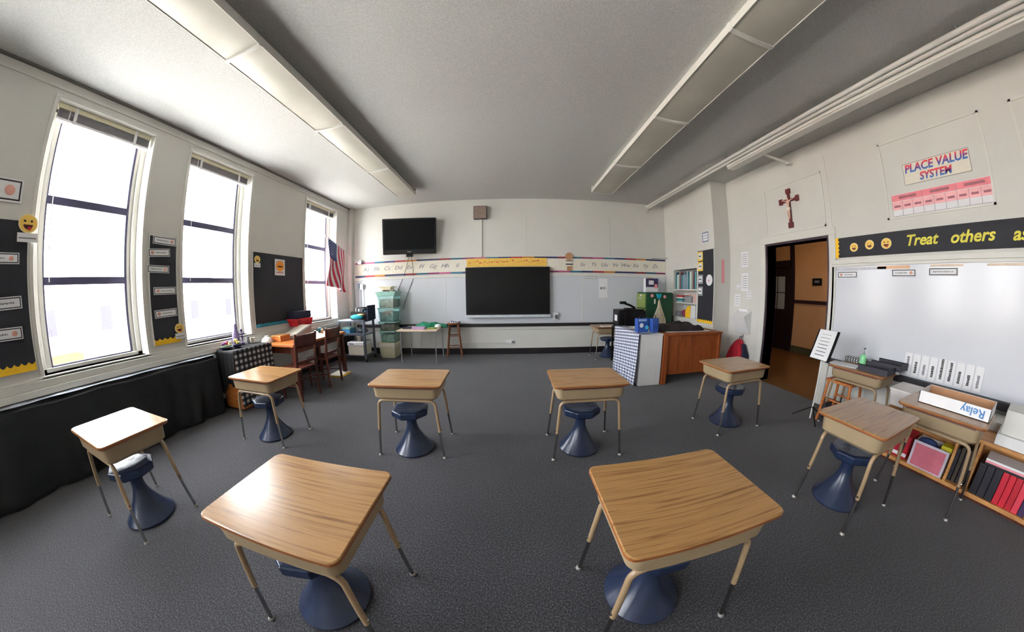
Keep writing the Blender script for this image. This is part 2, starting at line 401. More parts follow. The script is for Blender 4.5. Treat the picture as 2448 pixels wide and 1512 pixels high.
# ------------------------------------------------------------------ ceiling lights
def light_module(row_x, w):
    t = thing('ceiling_light', '', 'ceiling light', (row_x, 0, H))
    L = 1.205
    prof = [(-w/2, -.15)]+[(-w/2+w*k/10, -.15-.012*math.sin(PI*k/10)) for k in range(1, 10)]+[(w/2, -.15), (w/2-.012, -.128), (-w/2+.012, -.128)]
    MB().xz(prof, 0.006, L-.006).build('diffuser', LENS, t, smooth=True)
    hp = [(-w/2+.01, -.128), (w/2-.01, -.128), (w/2-.07, -.03), (w/2-.07, 0), (-w/2+.07, 0), (-w/2+.07, -.03)]
    MB().xz(hp, 0, L).build('housing', TRIM, t)
    for q in (-1, 1): MB().xz([(q*w/2, -.156), (q*(w/2+.006), -.156), (q*(w/2+.006), -.09), (q*w/2, -.09)], .004, L-.004).build('side_rail', TRIM, t)
    cp = [(-w/2-.008, -.08), (-w/2-.008, -.158)]+[(-w/2-.004+(w+.008)*k/10, -.160-.014*math.sin(PI*k/10)) for k in range(1, 10)]+[(w/2+.008, -.158), (w/2+.008, -.08)]
    MB().xz([(x, z-.006) for x, z in cp], -.016, .016).build('end_cap', TRIM, t)
    return t
ordn = ['farthest, nearest the front wall', 'second from the front wall', 'third from the front wall', 'fourth from the front wall', 'nearest, overhead']
for sx, w, nm in ((-1.95, .36, 'row near the windows'), (1.735, .40, 'row near the doorway')):
    base = light_module(sx, w)
    for k in range(5):
        lab = 'long lensed ceiling fixture, %s in the %s' % (ordn[k], nm)
        yy = 3.58-k*1.208
        if k == 0: o = base; o.location = (sx, yy, H); o['label'] = lab
        else: o = dup(base, lab, (sx, yy, H))
        o['group'] = 'ceiling lights in the '+nm
    base_end = MB().xz([(-w/2, -.02), (-w/2, -.155), (0, -.165), (w/2, -.155), (w/2, -.02)], 1.2, 1.212).build('end_cap', TRIM, base)
# pipes and raceway near the right wall
t = thing('pipe_run', 'long white ribbed pipe run hung under the ceiling above the doorway wall', 'pipe', (3.1, 0, H))
mb = MB()
for x, z, r in ((.0, -.085, .024), (.055, -.10, .026)):
    mb.cyl((x, -3.9, z), (x, 5.6, z), r, n=12)
mb.build('pipe', TRIM, t, smooth=True)
MB().box(.09, .255, -3.9, 3.15, -.15, -.07).box(.10, .24, -3.9, 3.15, -.17, -.15).build('duct', TRIM, t, bevel=.012)
MB().cyl((.03, 5.6, -.10), (.03, 5.66, -.2), .02).build('elbow', TRIM, t)
for yy in (.2, 1.6, 2.55, 3.1, 4.3):
    MB().cyl((.03, yy, -.10), (.03, yy, 0), .006, n=6).build('hanger', SILVER, t)
t = thing('branch_pipe', 'small white pipe crossing from the pipe run to the wall above the crucifix', 'pipe', (3.3, 2.55, 3.2))
MB().tube([(0, .1, .08), (.12, .02, .02), (.62, 0, 0)], .018).build('pipe', TRIM, t, smooth=True)
MB().lathe([(.035, -.01), (.035, .01)], 14, (.5, -.02, -.03)).build('flange', TRIM, t)

# ------------------------------------------------------------------ front wall
# long whiteboard
t = thing('whiteboard', 'long wall-to-wall whiteboard behind the big dark screen', 'whiteboard', (0, YF, .68))
MB().box(-3.6, 3.58, -.02, -.001, .0, 1.02).build('board_surface', WBOARD, t)
mb = MB(); mb.box(-3.6, 3.58, -.035, 0, 1.0, 1.06)
for x in (-1.4, .9, 1.55): mb.box(x, x+.012, -.024, 0, 0, 1.02)
mb.build('frame', TRIM, t, bevel=.003)
MB().box(-3.55, 3.58, -.075, -.0, -.07, -.012).build('chalk_rail', mat('black_rail', (26, 20, 26), .5), t, bevel=.004)
MB().box(-3.6, 3.6, -.03, -.0, -.13, -.07).build('apron', TRIM, t)
# alphabet frieze
t = thing('alphabet_banner', 'long cursive alphabet frieze with multicoloured borders above the whiteboard', 'banner', (0, YF, 1.93))
MB().box(-3.58, 3.58, -.008, -.001, -.15, .16).build('paper', CREAM, t)
cols = [(130, 50, 96), (180, 90, 130), (50, 110, 140), (40, 46, 100), (160, 30, 50), (190, 120, 40), (30, 44, 80), (46, 36, 90), (130, 26, 40), (30, 90, 110)]
cm = [mat('border_colour_%s' % 'abcdefghij'[i], c, .6) for i, c in enumerate(cols)]
mb = MB(); m2 = MB(); n = 28
for k in range(n):
    x0 = -3.58+7.16*k/n; x1 = -3.58+7.16*(k+1)/n
    mb.m(k % 10); mb.box(x0, x1, -.012, -.001, .128, .162); m2.m((k+3) % 10); m2.box(x0, x1, -.012, -.001, -.172, -.136)
mb.build('coloured_border', cm, t); m2.build('coloured_border', cm, t)
for k, ch in enumerate('ABCDEFGHI'):
    text(ch+ch.lower(), .12, GREYINK, t, 'letter_pair', (-3.3+k*.27, -.01, 0), shear=.35, sx=1.2)
for k, ch in enumerate('STUVWXYZ'):
    text(ch+ch.lower(), .11, GREYINK, t, 'letter_pair', (1.55+k*.25, -.01, 0), shear=.35, sx=1.2)
for k in (-2.65, -1.9, -1.35, 1.0, 2.1, 2.9): MB().box(k, k+.012, -.0095, -.008, -.14, .135).build('card_joint', PAPER, t)
t = thing('number_strip', 'yellow strip of small red writing directly above the big dark screen', 'banner', (-.08, YF-.012, 1.975))
MB().box(-.85, .85, -.004, 0, -.09, .09).build('paper', mat('mustard_paper', (226, 184, 84), .7), t)
mb = MB(); x = -.8
while x < .8:
    w = random.uniform(.015, .05); z = random.uniform(-.015, .03); mb.box(x, x+w, -.006, -.004, z, z+random.uniform(.006, .022)); x += w+random.uniform(.01, .03)
mb.build('writing', REDINK, t)
# interactive display
t = thing('interactive_display', 'big wide dark interactive screen in front of the whiteboard', 'screen', (-.06, YF-.02, .87))
MB().box(-.885, .885, -.09, -.02, 0, 1.0).build('casing', BLACKPL, t, bevel=.006)
MB().box(-.855, .86, -.094, -.089, .035, .975).build('screen', SCREEN, t)
MB().box(-.885, .89, -.14, -.02, -.055, -.001).build('pen_tray', mat('pale_aluminium', (206, 212, 220), .35, .3), t, bevel=.006)
for x in (-.16, 0, .16): MB().box(x-.04, x+.04, -.13, -.11, -.002, .008).build('pen', GREYM, t)
MB().box(-.03, .03, -.02, -.0, .3, .6).build('bracket', BLACKPL, t)
t = thing('control_box', 'small white control box on the whiteboard right of the big dark screen', 'box', (.955, YF-.02, .82))
MB().box(-.06, .06, -.05, 0, -.075, .08).build('casing', WHITEPL, t, bevel=.006)
MB().box(-.01, .045, -.054, -.05, -.06, .03).build('vent', GREYM, t)
# old television, tilted forward
t = thing('television', 'black flat television tilted down, high on the front wall above the cart', 'television', (-2.13, YF-.24, 2.57))
t.rotation_euler = (R(9), 0, R(10))
MB().box(-.575, .575, -.04, .04, -.38, .38).build('casing', BLACKPL, t, bevel=.012)
MB().box(-.535, .535, -.045, -.035, -.28, .345).build('screen', mat('matte_black_screen', (8, 8, 10), .55, spec=.12), t)
MB().box(-.04, .04, -.046, -.04, -.335, -.325).build('badge', SILVER, t)
MB().box(-.07, .07, -.03, .03, -.44, -.375).build('bracket_foot', BLACKPL, t, bevel=.004)
MB().box(-.12, .12, .03, .19, -.15, .15).build('wall_mount', BLACKPL, t)
t = thing('wall_speaker', 'small square brown speaker box high on the front wall', 'speaker', (-.63, YF, 3.05))
MB().box(-.14, .14, -.11, 0, -.14, .14).build('casing', mat('brown_casing', (104, 92, 84), .6), t, bevel=.005)
MB().box(-.125, .125, -.113, -.108, -.125, .125).build('grille', SPEAKERC, t)
tag(MB().box(-.014, .014, -.02, 0, 0, .81).build('cable_raceway', TRIM, None, bevel=.003), 'thin white vertical cable channel below the square speaker', 'cable channel', None, (-.61, YF, 2.1))
mb = MB(); mb.tube([(-2.2, 5.6, 2.15), (-2.26, YF-.03, 2.0), (-2.34, YF-.03, 1.75), (-2.48, YF-.03, 1.45), (-2.52, YF-.03, 1.3)], .005, 6)
tag(mb.build('power_cable', BLACKPL), 'thin dark cable hanging under the television, nearer the window', 'cable')
mb = MB(); mb.tube([(-2.14, 5.6, 2.15), (-2.12, YF-.03, 1.9), (-2.13, YF-.03, 1.65), (-2.3, YF-.03, 1.25), (-2.38, YF-.04, 1.0)], .005, 6)
tag(mb.build('power_cable', BLACKPL), 'thin dark cable hanging under the television, nearer the big screen', 'cable')
t = thing('power_outlet', 'white outlet block with a thin white raceway below the whiteboard', 'outlet', (-.02, YF, .27))
MB().box(-.09, .07, -.03, 0, -.035, .035).build('outlet_box', WHITEPL, t, bevel=.004)
MB().box(-1.1, -.09, -.012, 0, -.02, -.006).build('raceway', TRIM, t)
MB().box(.03, .06, -.033, -.03, -.02, .02).build('socket', GREYM, t)
# cardboard puppet on the frieze
t = thing('paper_figure', 'tan paper figure with a round head pinned over the alphabet frieze', 'decoration', (1.26, YF-.014, 1.98))
MB().disc(0, .12, .085, -.012, 0).build('head', CARD, t)
MB().box(-.075, .075, -.01, 0, -.19, .02).build('body', CREAM, t)
MB().box(-.075, .075, -.014, -.01, -.06, -.035).box(-.075, .075, -.014, -.01, .015, .03).build('stripe', INK, t)
MB().box(-.05, .06, -.016, -.01, -.19, -.09).build('pocket', CARD, t)
def card(wall, u, z, w, h, label, cat='card', name='name_card', face=None, lines=1, group=None, tilt=0, border=INK, paper=PAPER, off=.012, seed=0, ink=GREYINK):
    loc, rz = wl(wall, u, z, off)
    t = thing(name, label, cat, loc, rz, group)
    t.rotation_euler = (0, 0, rz)
    tm = Matrix.Rotation(tilt, 4, 'Y')
    def add(mb, nm, m):
        o = mb.build(nm, m, t); o.data.transform(tm); return o
    add(MB().box(-w/2, w/2, -.003, 0, -h/2, h/2), 'paper', paper)
    if border:
        b = min(w, h)*.08; e = max(b*.8, .0075); mb = MB()
        for (x0, x1, z0, z1) in ((-w/2+b, w/2-b, -h/2+b, -h/2+b+e), (-w/2+b, w/2-b, h/2-b-e, h/2-b), (-w/2+b, -w/2+b+e, -h/2+b, h/2-b), (w/2-b-e, w/2-b, -h/2+b, h/2-b)):
            mb.box(x0, x1, -.0042, -.003, z0, z1)
        add(mb, 'border', border)
    rnd = random.Random(seed+int(u*1000)+int(z*100)); mb = MB()
    xa = -w*.34; xb = w*.34
    if face == 'l': xa = -w*.16
    if face == 'r': xb = w*.16
    for k in range(lines):
        zc = (0 if lines == 1 else h*.32-h*.64*k/(lines-1)); x = xa; hh = h*.16 if lines == 1 else h*.25/lines
        while x < xb:
            ww = rnd.uniform(.35, .9)*hh+.002; ww = min(ww, xb-x)
            mb.box(x, x+ww, -.0042, -.003, zc-hh*.5*rnd.uniform(.5, 1), zc+hh*.5*rnd.uniform(.5, 1)); x += ww+hh*.35
    add(mb, 'writing', ink)
    if face:
        fx = -w*.31 if face == 'l' else w*.31; r = h*.22
        add(MB().disc(fx, 0, r, -.006, -.003, 16), 'picture', mat('faded_orange_print', (206, 150, 136), .6))
    return t
def emoji(wall, u, z, r, label, kind='smile', off=.014, name='smiley_cutout', sign=0):
    loc, rz = wl(wall, u, z, off)
    t = thing(name, label, 'decoration', loc, rz)
    MB().disc(0, 0, r, -.003, 0, 28).build('rim', mat('cream_rim', (236, 220, 170), .6), t)
    MB().disc(0, 0, r*.9, -.0045, -.002, 28).build('face', SKIN, t)
    for sx in (-1, 1):
        mb = MB()
        if kind == 'laugh': mb.box(sx*r*.38-r*.16, sx*r*.38+r*.16, -.006, -.004, r*.2, r*.28)
        else: mb.disc(sx*r*.35, r*.25, r*.12, -.006, -.004, 10)
        mb.build('eye', INK, t)
    mo = [(r*.5*math.cos(a), -r*.12+r*.5*math.sin(a)) for a in [PI+PI*k/10 for k in range(11)]]
    MB().xz(mo, -.006, -.004).build('mouth', mat('dark_mouth', (90, 34, 30), .6), t)
    if kind in ('tongue', 'heart'):
        MB().disc(r*.15, -r*.5, r*.2, -.0075, -.004, 12).build('tongue', REDINK, t)
    if sign:
        MB().box(-r*1.05, r*1.05, -.004, 0, -r*1.0-sign, -r*.98).build('label_strip', PAPER, t)
        MB().box(-r*.9, r*.9, -.0055, -.004, -r*1.0-sign*.62, -r*1.0-sign*.5).build('writing', GREYINK, t)
    return t
card('front', 1.735, 1.65, .27, .075, 'small black-framed white label near the top of the front whiteboard', off=.024)
card('front', 2.02, 1.42, .2, .42, 'plain white paper sheet taped to the whiteboard above the printer', 'paper', 'paper_sheet', border=None, off=.024, lines=1)
card('front', 3.16, 1.66, .10, .05, 'tiny greenish label at the top edge of the whiteboard above the green cabinet', off=.04, paper=mat('pale_green_paper', (200, 214, 140), .7), border=None)

# ------------------------------------------------------------------ boards on the window wall
def scallop(mb, x0, x1, z0, z1, n, vert=False):
    pts = [(x0, z0), (x1, z0)]; st = n*6
    for k in range(st+1):
        x = x1-(x1-x0)*k/st; pts.append((x, z1-(z1-z0)*.3*abs(math.sin(PI*n*k/st))))
    if vert: pts = [(b, a) for a, b in pts]
    mb.xz(pts, -.016, -.004)
def board(wall, u0, u1, z0, z1, label, border, bm, side=False):
    loc, rz = wl(wall, (u0+u1)/2, z0, .001)
    t = thing('bulletin_board', label, 'bulletin board', loc, rz); w = abs(u1-u0)/2
    MB().box(-w, w, -.012, 0, 0, z1-z0).build('backing', BLACKPAPER, t)
    mb = MB(); scallop(mb, -w, w, border[0], border[1], max(3, int(w*2/.055))); mb.build('scalloped_border', bm, t)
    MB().box(-w-.012, -w, -.02, 0, 0, z1-z0+.02).build('frame', TRIM, t); MB().box(w, w+.012, -.02, 0, 0, z1-z0+.02).build('frame', TRIM, t)
    return t
board('left', -.78, .39, .95, 2.1, 'wide black bulletin board with yellow scalloped edge at the far left edge of the view', (-.0, .07), YELLOW)
board('left', 1.50, 1.81, .95, 2.1, 'narrow black bulletin board with yellow edge between two windows', (0, .07), YELLOW)
board('left', 2.96, 4.05, .95, 2.06, 'black bulletin board with teal scalloped edge behind the reading table', (0, .06), TEAL)
card('left', .17, 1.81, .32, .085, 'white name card, topmost of three on the far left black board', face='r', off=.018)
card('left', .17, 1.475, .34, .095, 'white name card, middle of three on the far left black board', tilt=R(-2), off=.018)
card('left', .16, 1.25, .33, .095, 'white name card, lowest of three on the far left black board', face='r', off=.018)
card('left', .06, 2.325, .52, .185, 'framed white poster with handwriting above the far left black board', 'poster', 'poster', face='r', off=.008)
emoji('left', .385, 2.08, .075, 'round smiley cutout with a name strip at the corner beside the nearest window', 'tongue', off=.03, sign=.07)
for (u, z, w, h, f, tl, lab) in ((1.67, 2.055, .27, .085, 'r', R(2), 'white name card, topmost on the narrow black board'),
        (1.61, 1.925, .25, .085, 'l', R(-4), 'white name card, second from the top on the narrow black board, tilted'),
        (1.60, 1.75, .25, .08, 'r', R(1), 'white name card, third from the top on the narrow black board'),
        (1.67, 1.52, .26, .08, 'l', 0, 'white name card, fourth from the top on the narrow black board'),
        (1.665, 1.28, .26, .085, 'l', R(-2), 'white name card, lowest on the narrow black board')):
    card('left', u, z, w, h, lab, face=f, off=.018, tilt=tl)
emoji('left', 1.80, 1.10, .055, 'round smiley cutout at the bottom corner of the narrow black board', 'tongue', off=.03, sign=.06)
emoji('left', 3.03, 1.95, .055, 'small smiley cutout with a name strip at the top corner of the teal-edged board', 'laugh', off=.03, sign=.06)
t = card('left', 3.5, 1.86, .22, .26, 'square poster of an orange smiling face on the teal-edged board', 'poster', 'poster', border=None, off=.018, lines=3, ink=REDINK)
MB().disc(.0, .02, .085, -.008, -.003).build('picture', mat('orange_print', (236, 150, 40), .6), t)
MB().box(-.05, .05, -.010, -.008, .0, .02).build('mouth', INK, t)

# radiator and its black cloth
t = thing('radiator_cabinet', 'long low metal heater under the windows, mostly hidden by black cloth', 'radiator', (XL, -.7, 0))
MB().box(.022, .10, -2.9, 2.78, .0, .71).build('casing', GREYPL, t)
mb = MB()
def clf(u, v):
    y = -3.45+5.62*u
    zt = .715+.006*math.sin(y*9)
    if v < .12:
        k = v/.12; return (-3.70+.125*k, y, zt+.01-.004*k+.004*math.sin(y*23))
    k = (v-.12)/.88
    fold = (.012+.02*k)*math.sin(y*13+2.2*math.sin(y*2.1+k*1.5))+.012*math.sin(y*31+k*3)
    sag = .02*math.sin(k*PI)
    return (-3.565+fold*k*.9+sag, y+.04*k*math.sin(y*5), zt-(zt-.012)*k)
mb.grid(clf, 300, 20)
tag(mb.build('black_drape', BLACKCL, None, smooth=True, solid=.003), 'long black cloth draped over the heater below the windows', 'cloth')
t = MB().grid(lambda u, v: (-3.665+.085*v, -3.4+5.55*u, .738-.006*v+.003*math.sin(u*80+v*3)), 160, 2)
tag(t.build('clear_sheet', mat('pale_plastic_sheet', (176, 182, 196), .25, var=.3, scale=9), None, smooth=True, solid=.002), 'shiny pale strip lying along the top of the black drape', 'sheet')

# ------------------------------------------------------------------ cabinet draped in black and gingham by the window
t = thing('wooden_cabinet', 'orange wooden cabinet under the black and checked cloths by the window', 'cabinet', (-3.47, 2.52, 0))
MB().box(-.18, .17, -.27, .30, .03, .745).build('body', ORANGE_W, t, bevel=.004)
MB().box(-.16, .15, -.25, .28, 0, .03).build('plinth', DARK_W, t)
tag(MB().grid(lambda u, v: (-3.66+.37*u, 2.235-.008*math.sin(u*26)*v-.02*v, .765-v*(.50-.16*u*u+.05*math.sin(u*9))), 40, 14).grid(lambda u, v: (-3.66+.38*u, 2.235+.61*v, .766), 4, 4).build('black_tablecloth', BLACKCL, None, smooth=True, solid=.004),
    'black cloth over the top and near side of the window cabinet', 'cloth')
tag(MB().grid(lambda u, v: (-3.285+.006*math.sin(u*30)*v+.02*v, 2.225+.63*u, .772-.70*v), 50, 10).build('gingham_cloth', GING_L, None, smooth=True, solid=.003),
    'black and white gingham cloth hanging down the aisle side of the window cabinet', 'cloth')
# things on the cabinet top (z .766)
zt = .771
t = thing('flower_dish', 'dark dish of small flowers on the near end of the window cabinet', 'flower arrangement', (-3.55, 2.33, zt))
MB().lathe([(.03, 0), (.08, .012), (.09, .03), (.07, .032), (.0, .03)], 20).build('dish', mat('navy_glaze', (26, 24, 60), .3), t, smooth=True)
fcols = [(200, 60, 90), (220, 200, 80), (150, 80, 160), (230, 220, 150), (180, 30, 50)]
for k in range(9):
    a = k*2.4; r = .055*math.sqrt((k+.5)/9)
    MB().sph((r*math.cos(a), r*math.sin(a), .05+.015*(k % 3)), .018, n=8, m=5).build('flower', mat('petal_%s' % 'abcde'[k % 5], fcols[k % 5], .6), t, smooth=True)
MB().sph((0, 0, .035), .07, .07, .02).build('foliage', mat('leaf_green', (60, 90, 40), .7, var=.3), t, smooth=True)
t = thing('flower_dish', 'second dish of yellow flowers beside the purple figurine', 'flower arrangement', (-3.5, 2.45, zt))
MB().lathe([(.03, 0), (.055, .012), (.06, .04), (.0, .04)], 18).build('dish', mat('navy_glaze', (26, 24, 60), .3), t, smooth=True)
for k in range(7):
    a = k*2.4; r = .04*math.sqrt((k+.5)/7)
    MB().sph((r*math.cos(a), r*math.sin(a), .06+.02*(k % 3)), .017, n=8, m=5).build('flower', mat('petal_%s' % 'bd'[k % 2], fcols[1+2*(k % 2)], .6), t, smooth=True)
t = thing('figurine', 'robed pale purple figurine standing on the window cabinet', 'figurine', (-3.6, 2.52, zt))
MB().lathe([(.05, 0), (.05, .015), (.035, .02), (.045, .08), (.05, .14), (.04, .19), (.02, .225), (.022, .25), (.02, .27), (.006, .295)], 18).build('robe', PURPLE, t, smooth=True)
MB().sph((0, 0, .255), .022).build('head', FIGURE, t, smooth=True)
MB().tube([(.03, .0, .18), (.05, .02, .15), (.02, .03, .16)], .012, 8).build('arm', PURPLE, t, smooth=True)
t = thing('twig_ornament', 'small dark branching ornament beside the purple figurine', 'ornament', (-3.6, 2.62, zt))
MB().tube([(0, 0, 0), (0, .005, .08), (.01, 0, .15), (0, -.01, .2)], .007, 6).tube([(0, 0, .08), (.02, -.03, .12)], .005, 6).tube([(0, 0, .11), (-.01, .03, .15)], .005, 6).build('stem', mat('plum_wire', (84, 62, 110), .5), t)
for bp_, br_ in (((0, -.01, .2), .02), ((.02, -.03, .12), .012), ((-.01, .03, .15), .014)): MB().sph(bp_, br_).build('bud', mat('plum_wire', (84, 62, 110), .5), t)
MB().lathe([(.025, 0), (.025, .03), (.01, .035)], 14).build('base', mat('plum_wire', (84, 62, 110), .5), t)
for (yy, r, h, lab) in ((2.71, .03, .10, 'tall grey cup at the far end of the window cabinet'), (2.79, .036, .07, 'short wide beige cup beside the tall grey cup')):
    tag(MB().lathe([(r*.8, 0), (r, h), (r*.9, h), (r*.72, .006)], 18).build('cup', GREYPL if r < .033 else CREAM, None, smooth=True), lab, 'cup', None, (-3.6, yy, zt))

# reading table with two chairs
t = thing('reading_table', 'long orange wooden table along the window wall with two chairs', 'table', (-3.22, 3.55, 0))
MB().box(-.33, .32, -.66, .62, .70, .735).build('tabletop', ORANGE_W, t, bevel=.005)
MB().box(-.29, .28, -.6, .56, .60, .70).build('apron', DARK_W, t)
for sx in (-.28, .27):
    for sy in (-.6, .56): MB().box(sx-.03, sx+.03, sy-.03, sy+.03, 0, .70).build('leg', DARK_W, t, bevel=.004)
def chair():
    t = thing('wooden_chair', '', 'chair', (0, 0, 0))
    MB().prism(rrect(.19, .19, .03), .42, .445).build('seat', DARK_W, t, bevel=.004)
    for sy in (-1, 1):
        MB().tube([(.185, sy*.17, 0), (.175, sy*.17, .44), (.20, sy*.175, .7), (.225, sy*.18, .90)], [.018, .02, .018, .016], 8).build('leg', DARK_W, t, smooth=True, label='rear leg and back post')
        MB().tube([(-.17, sy*.17, 0), (-.165, sy*.17, .42)], [.015, .02], 8).build('leg', DARK_W, t, smooth=True)
        MB().cyl((-.165, sy*.17, .18), (.18, sy*.17, .2), .009).build('stretcher', DARK_W, t)
    MB().grid(lambda u, v: (.218-.01*v+.02*math.sin(PI*u), -.185+.37*u, .88-.17*v), 10, 4).build('backrest', DARK_W, t, smooth=True, solid=.018)
    MB().cyl((-.168, -.17, .26), (-.168, .17, .26), .009).build('stretcher', DARK_W, t); MB().cyl((.18, -.17, .3), (.18, .17, .3), .009).build('stretcher', DARK_W, t)
    MB().box(.19, .205, -.17, .17, .5, .54).build('back_slat', DARK_W, t)
    return t
ch = chair(); ch.location = (-2.92, 2.96, 0); ch.rotation_euler = (0, 0, R(-6)); ch['label'] = 'dark wooden chair at the near end of the reading table'; ch['group'] = 'dark wooden chairs at the reading table'
ch2 = dup(ch, 'dark wooden chair at the far end of the reading table', (-2.92, 3.53, 0), R(4))
# on the table
t = thing('white_bowl', 'upturned white bowl on the near end of the reading table', 'bowl', (-3.53, 3.00, .737))
MB().lathe([(.09, 0), (.088, .02), (.07, .06), (.035, .085), (.0, .09)], 22).build('shell', WHITEPL, t, smooth=True)
MB().lathe([(.03, .085), (.032, .1), (.0, .1)], 16).build('foot', WHITEPL, t, smooth=True)
t = thing('wooden_box', 'low orange wooden box on the reading table behind the white bowl', 'box', (-3.44, 3.19, .737))
MB().box(-.10, .10, -.10, .10, 0, .07).build('box_body', ORANGE_W, t, bevel=.004); MB().box(-.105, .105, -.105, .105, .07, .085).build('lid', SHELF_W, t, bevel=.003)
t = thing('slant_board', 'grey slanted writing board on the reading table', 'slant board', (-3.44, 3.53, .737), R(180))
MB().yz([(-.2, 0), (.22, 0), (.22, .03), (-.2, .17), (-.22, .16)], -.15, .14).build('wedge', GREYPL, t, bevel=.004)
MB().yz([(-.19, .175), (.2, .045), (.2, .041), (-.19, .171)], -.13, .12).build('sheet', CREAM, t)
t = thing('red_basket', 'red slotted plastic basket by the window ledge', 'basket', (-3.60, 3.83, .885))
mb = MB(); mb.loft([rr for rr in ([(x, y, 0) for x, y in rrect(.08, .20, .02)], [(x, y, .12) for x, y in rrect(.095, .235, .02)], [(x, y, .12) for x, y in rrect(.085, .225, .02)], [(x, y, .01) for x, y in rrect(.07, .19, .02)])])
mb.build('tub', RED, t)
MB().box(-.1, .1, -.24, .24, .11, .125).build('rim', RED, t, bevel=.004)
for k in range(8): MB().box(.083, .093, -.17+k*.047, -.155+k*.047, .02, .1).build('rib', mat('deep_red_plastic', (150, 14, 26), .45), t)
for k in range(1): tag(MB().box(-.075, .075, -.21, .2, 0, .12).build('navy_box', NAVY, None, bevel=.01), 'navy fabric box resting in the red basket', 'box', None, (-3.60, 3.83, 1.012))
tag(MB().lathe([(.03, 0), (.04, .03), (.032, .075), (.02, .08)], 16).build('teal_jar', TEAL, None, smooth=True), 'small teal jar on the reading table below the red basket', 'jar', None, (-3.36, 4.04, .737))
tag(MB().lathe([(.02, 0), (.022, .06), (.01, .07)], 12).build('glue_bottle', CREAM, None, smooth=True), 'small cream bottle beside the teal jar', 'bottle', None, (-3.26, 3.98, .737))
t = thing('yellow_folder', 'yellow folder lying on the floor under the reading table', 'folder', (-2.98, 3.98, 0))
MB().box(-.14, .14, -.15, .15, 0.003, .02).build('cover', YELLOW, t)
MB().box(-.13, .13, -.14, .14, .02, .03).build('pages', CREAM, t)

# flag on its staff by the last window
P0 = Vector((-3.42, 5.6, 2.1)); P1 = Vector((-3.56, 4.58, 2.52))
t = thing('flag', 'red white and blue striped national flag hanging from an angled staff near the front corner', 'flag', tuple(P0))
MB().cyl((0, 0, 0), tuple((P1-P0)*1.03), .009, n=8).build('staff', SILVER, t)
MB().sph(tuple((P1-P0)*1.04), .018).build('finial', SILVER, t)
MB().box(-.04, .04, -.02, .07, -.04, .04).build('bracket', SILVER, t)
d = (P1-P0); a0, a1 = .97, .52; dr = .93; ns = 13
def fl(s, v):
    # s along the staff from tip (0) inward (1), v down the fly
    b = d*(a0+(a1-a0)*s)
    sw = .05*math.sin(s*9+v*4)*v
    return (b.x+sw*.8+.04*v, b.y+.06*math.sin(v*5+s*7)*v+.02*v*(s-.5), b.z-.012-dr*v*(1-.05*s))
mb = MB()
for k in range(ns):
    mb.m(k % 2)
    s0, s1 = k/ns, (k+1)/ns; v0 = .38 if k < 7 else 0
    mb.grid(lambda u, v, s0=s0, s1=s1, v0=v0: fl(s0+(s1-s0)*u, v0+(1-v0)*v), 2, 16)
mb.build('stripes', [FLAGRED, FLAGWHITE], t, smooth=True, solid=.002)
MB().grid(lambda u, v: fl(u*7/13, .38*v), 12, 12).build('canton', FLAGBLUE, t, smooth=True, solid=.0025)
mb = MB()
for r_ in range(9):
    for c_ in range(6 if r_ % 2 == 0 else 5):
        x, y, z = fl((r_+.6)/9.2*7/13, (.06+(c_ if r_ % 2 == 0 else c_+.5)*.16)*.38)
        st = []
        for q in range(10):
            rr = .013 if q % 2 == 0 else .0055; st.append((x+.006, y+rr*math.cos(PI/2+q*PI/5), z+rr*math.sin(PI/2+q*PI/5)))
        mb.add(st, [tuple(range(10))])
mb.build('stars', FLAGWHITE, t)

# utility cart
t = thing('utility_cart', 'grey metal cart on casters in the corner below the flag', 'cart', (-3.23, 5.05, 0))
for z in (.13, .56, .83): MB().box(-.30, .33, -.21, .21, z-.012, z+.012).box(-.30, .33, -.215, -.205, z-.012, z+.035).build('shelf', GREYM, t, bevel=.003)
for sx in (-.29, .30):
    for sy in (-.2, .2):
        MB().box(sx-.02, sx+.02, sy-.02, sy+.02, .08, .86).build('post', GREYM, t, bevel=.003)
        w = MB().cyl((sx-.012, sy, .035), (sx+.012, sy, .035), .035, n=16).build('caster', BLACKPL, t)
        MB().box(sx-.02, sx+.02, sy-.012, sy+.012, .05, .085).build('fork', CHROME, w)
tag(MB().box(-.16, .19, -.15, .12, 0, .012).build('paper_stack', PAPER, None), 'flat white sheets on the window side of the cart top', 'papers', None, (-3.35, 4.98, .845))
t = thing('blue_bin', 'light blue lidded bin on the middle shelf of the cart', 'bin', (-3.38, 5.0, .573))
MB().prism(rrect(.10, .12, .02), 0, .10).build('tub', LBLUE, t); MB().prism(rrect(.11, .13, .02), .10, .125).build('lid', TEALPL, t)
t = thing('black_crate', 'tilted black open crate on top of the cart', 'crate', (-3.06, 5.06, .845))
mb = MB(); mb.box(-.2, .2, -.14, -.13, 0, .18); mb.box(-.2, .2, .13, .14, .0, .26); mb.box(.19, .2, -.14, .14, 0, .26); mb.box(-.2, -.19, -.14, .14, 0, .16); mb.box(-.2, .2, -.14, .14, 0, .01)
mb.build('crate_body', BLACKPL, t); MB().box(.195, .215, -.16, .16, .0, .30).build('side_panel', NAVY, t, bevel=.004)
for k in range(4): tag(MB().box(-.012, .012, -.10, .10, 0, .24-.02*k).build('folder', [GREYPL, PAPER, GREYM, LBLUE][k], None), ['grey', 'white', 'slate', 'blue'][k]+' folder standing in the black crate on the cart', 'folder', 'folders in the black crate', (-3.16+.07*k, 5.06, .857))
t = thing('turquoise_bag', 'turquoise rounded pouch on the near edge of the cart top', 'bag', (-3.10, 4.90, .86))
MB().sph((0, 0, .06), .155, .05, .05, 18, 10).build('pouch', TEALBAG, t, smooth=True)
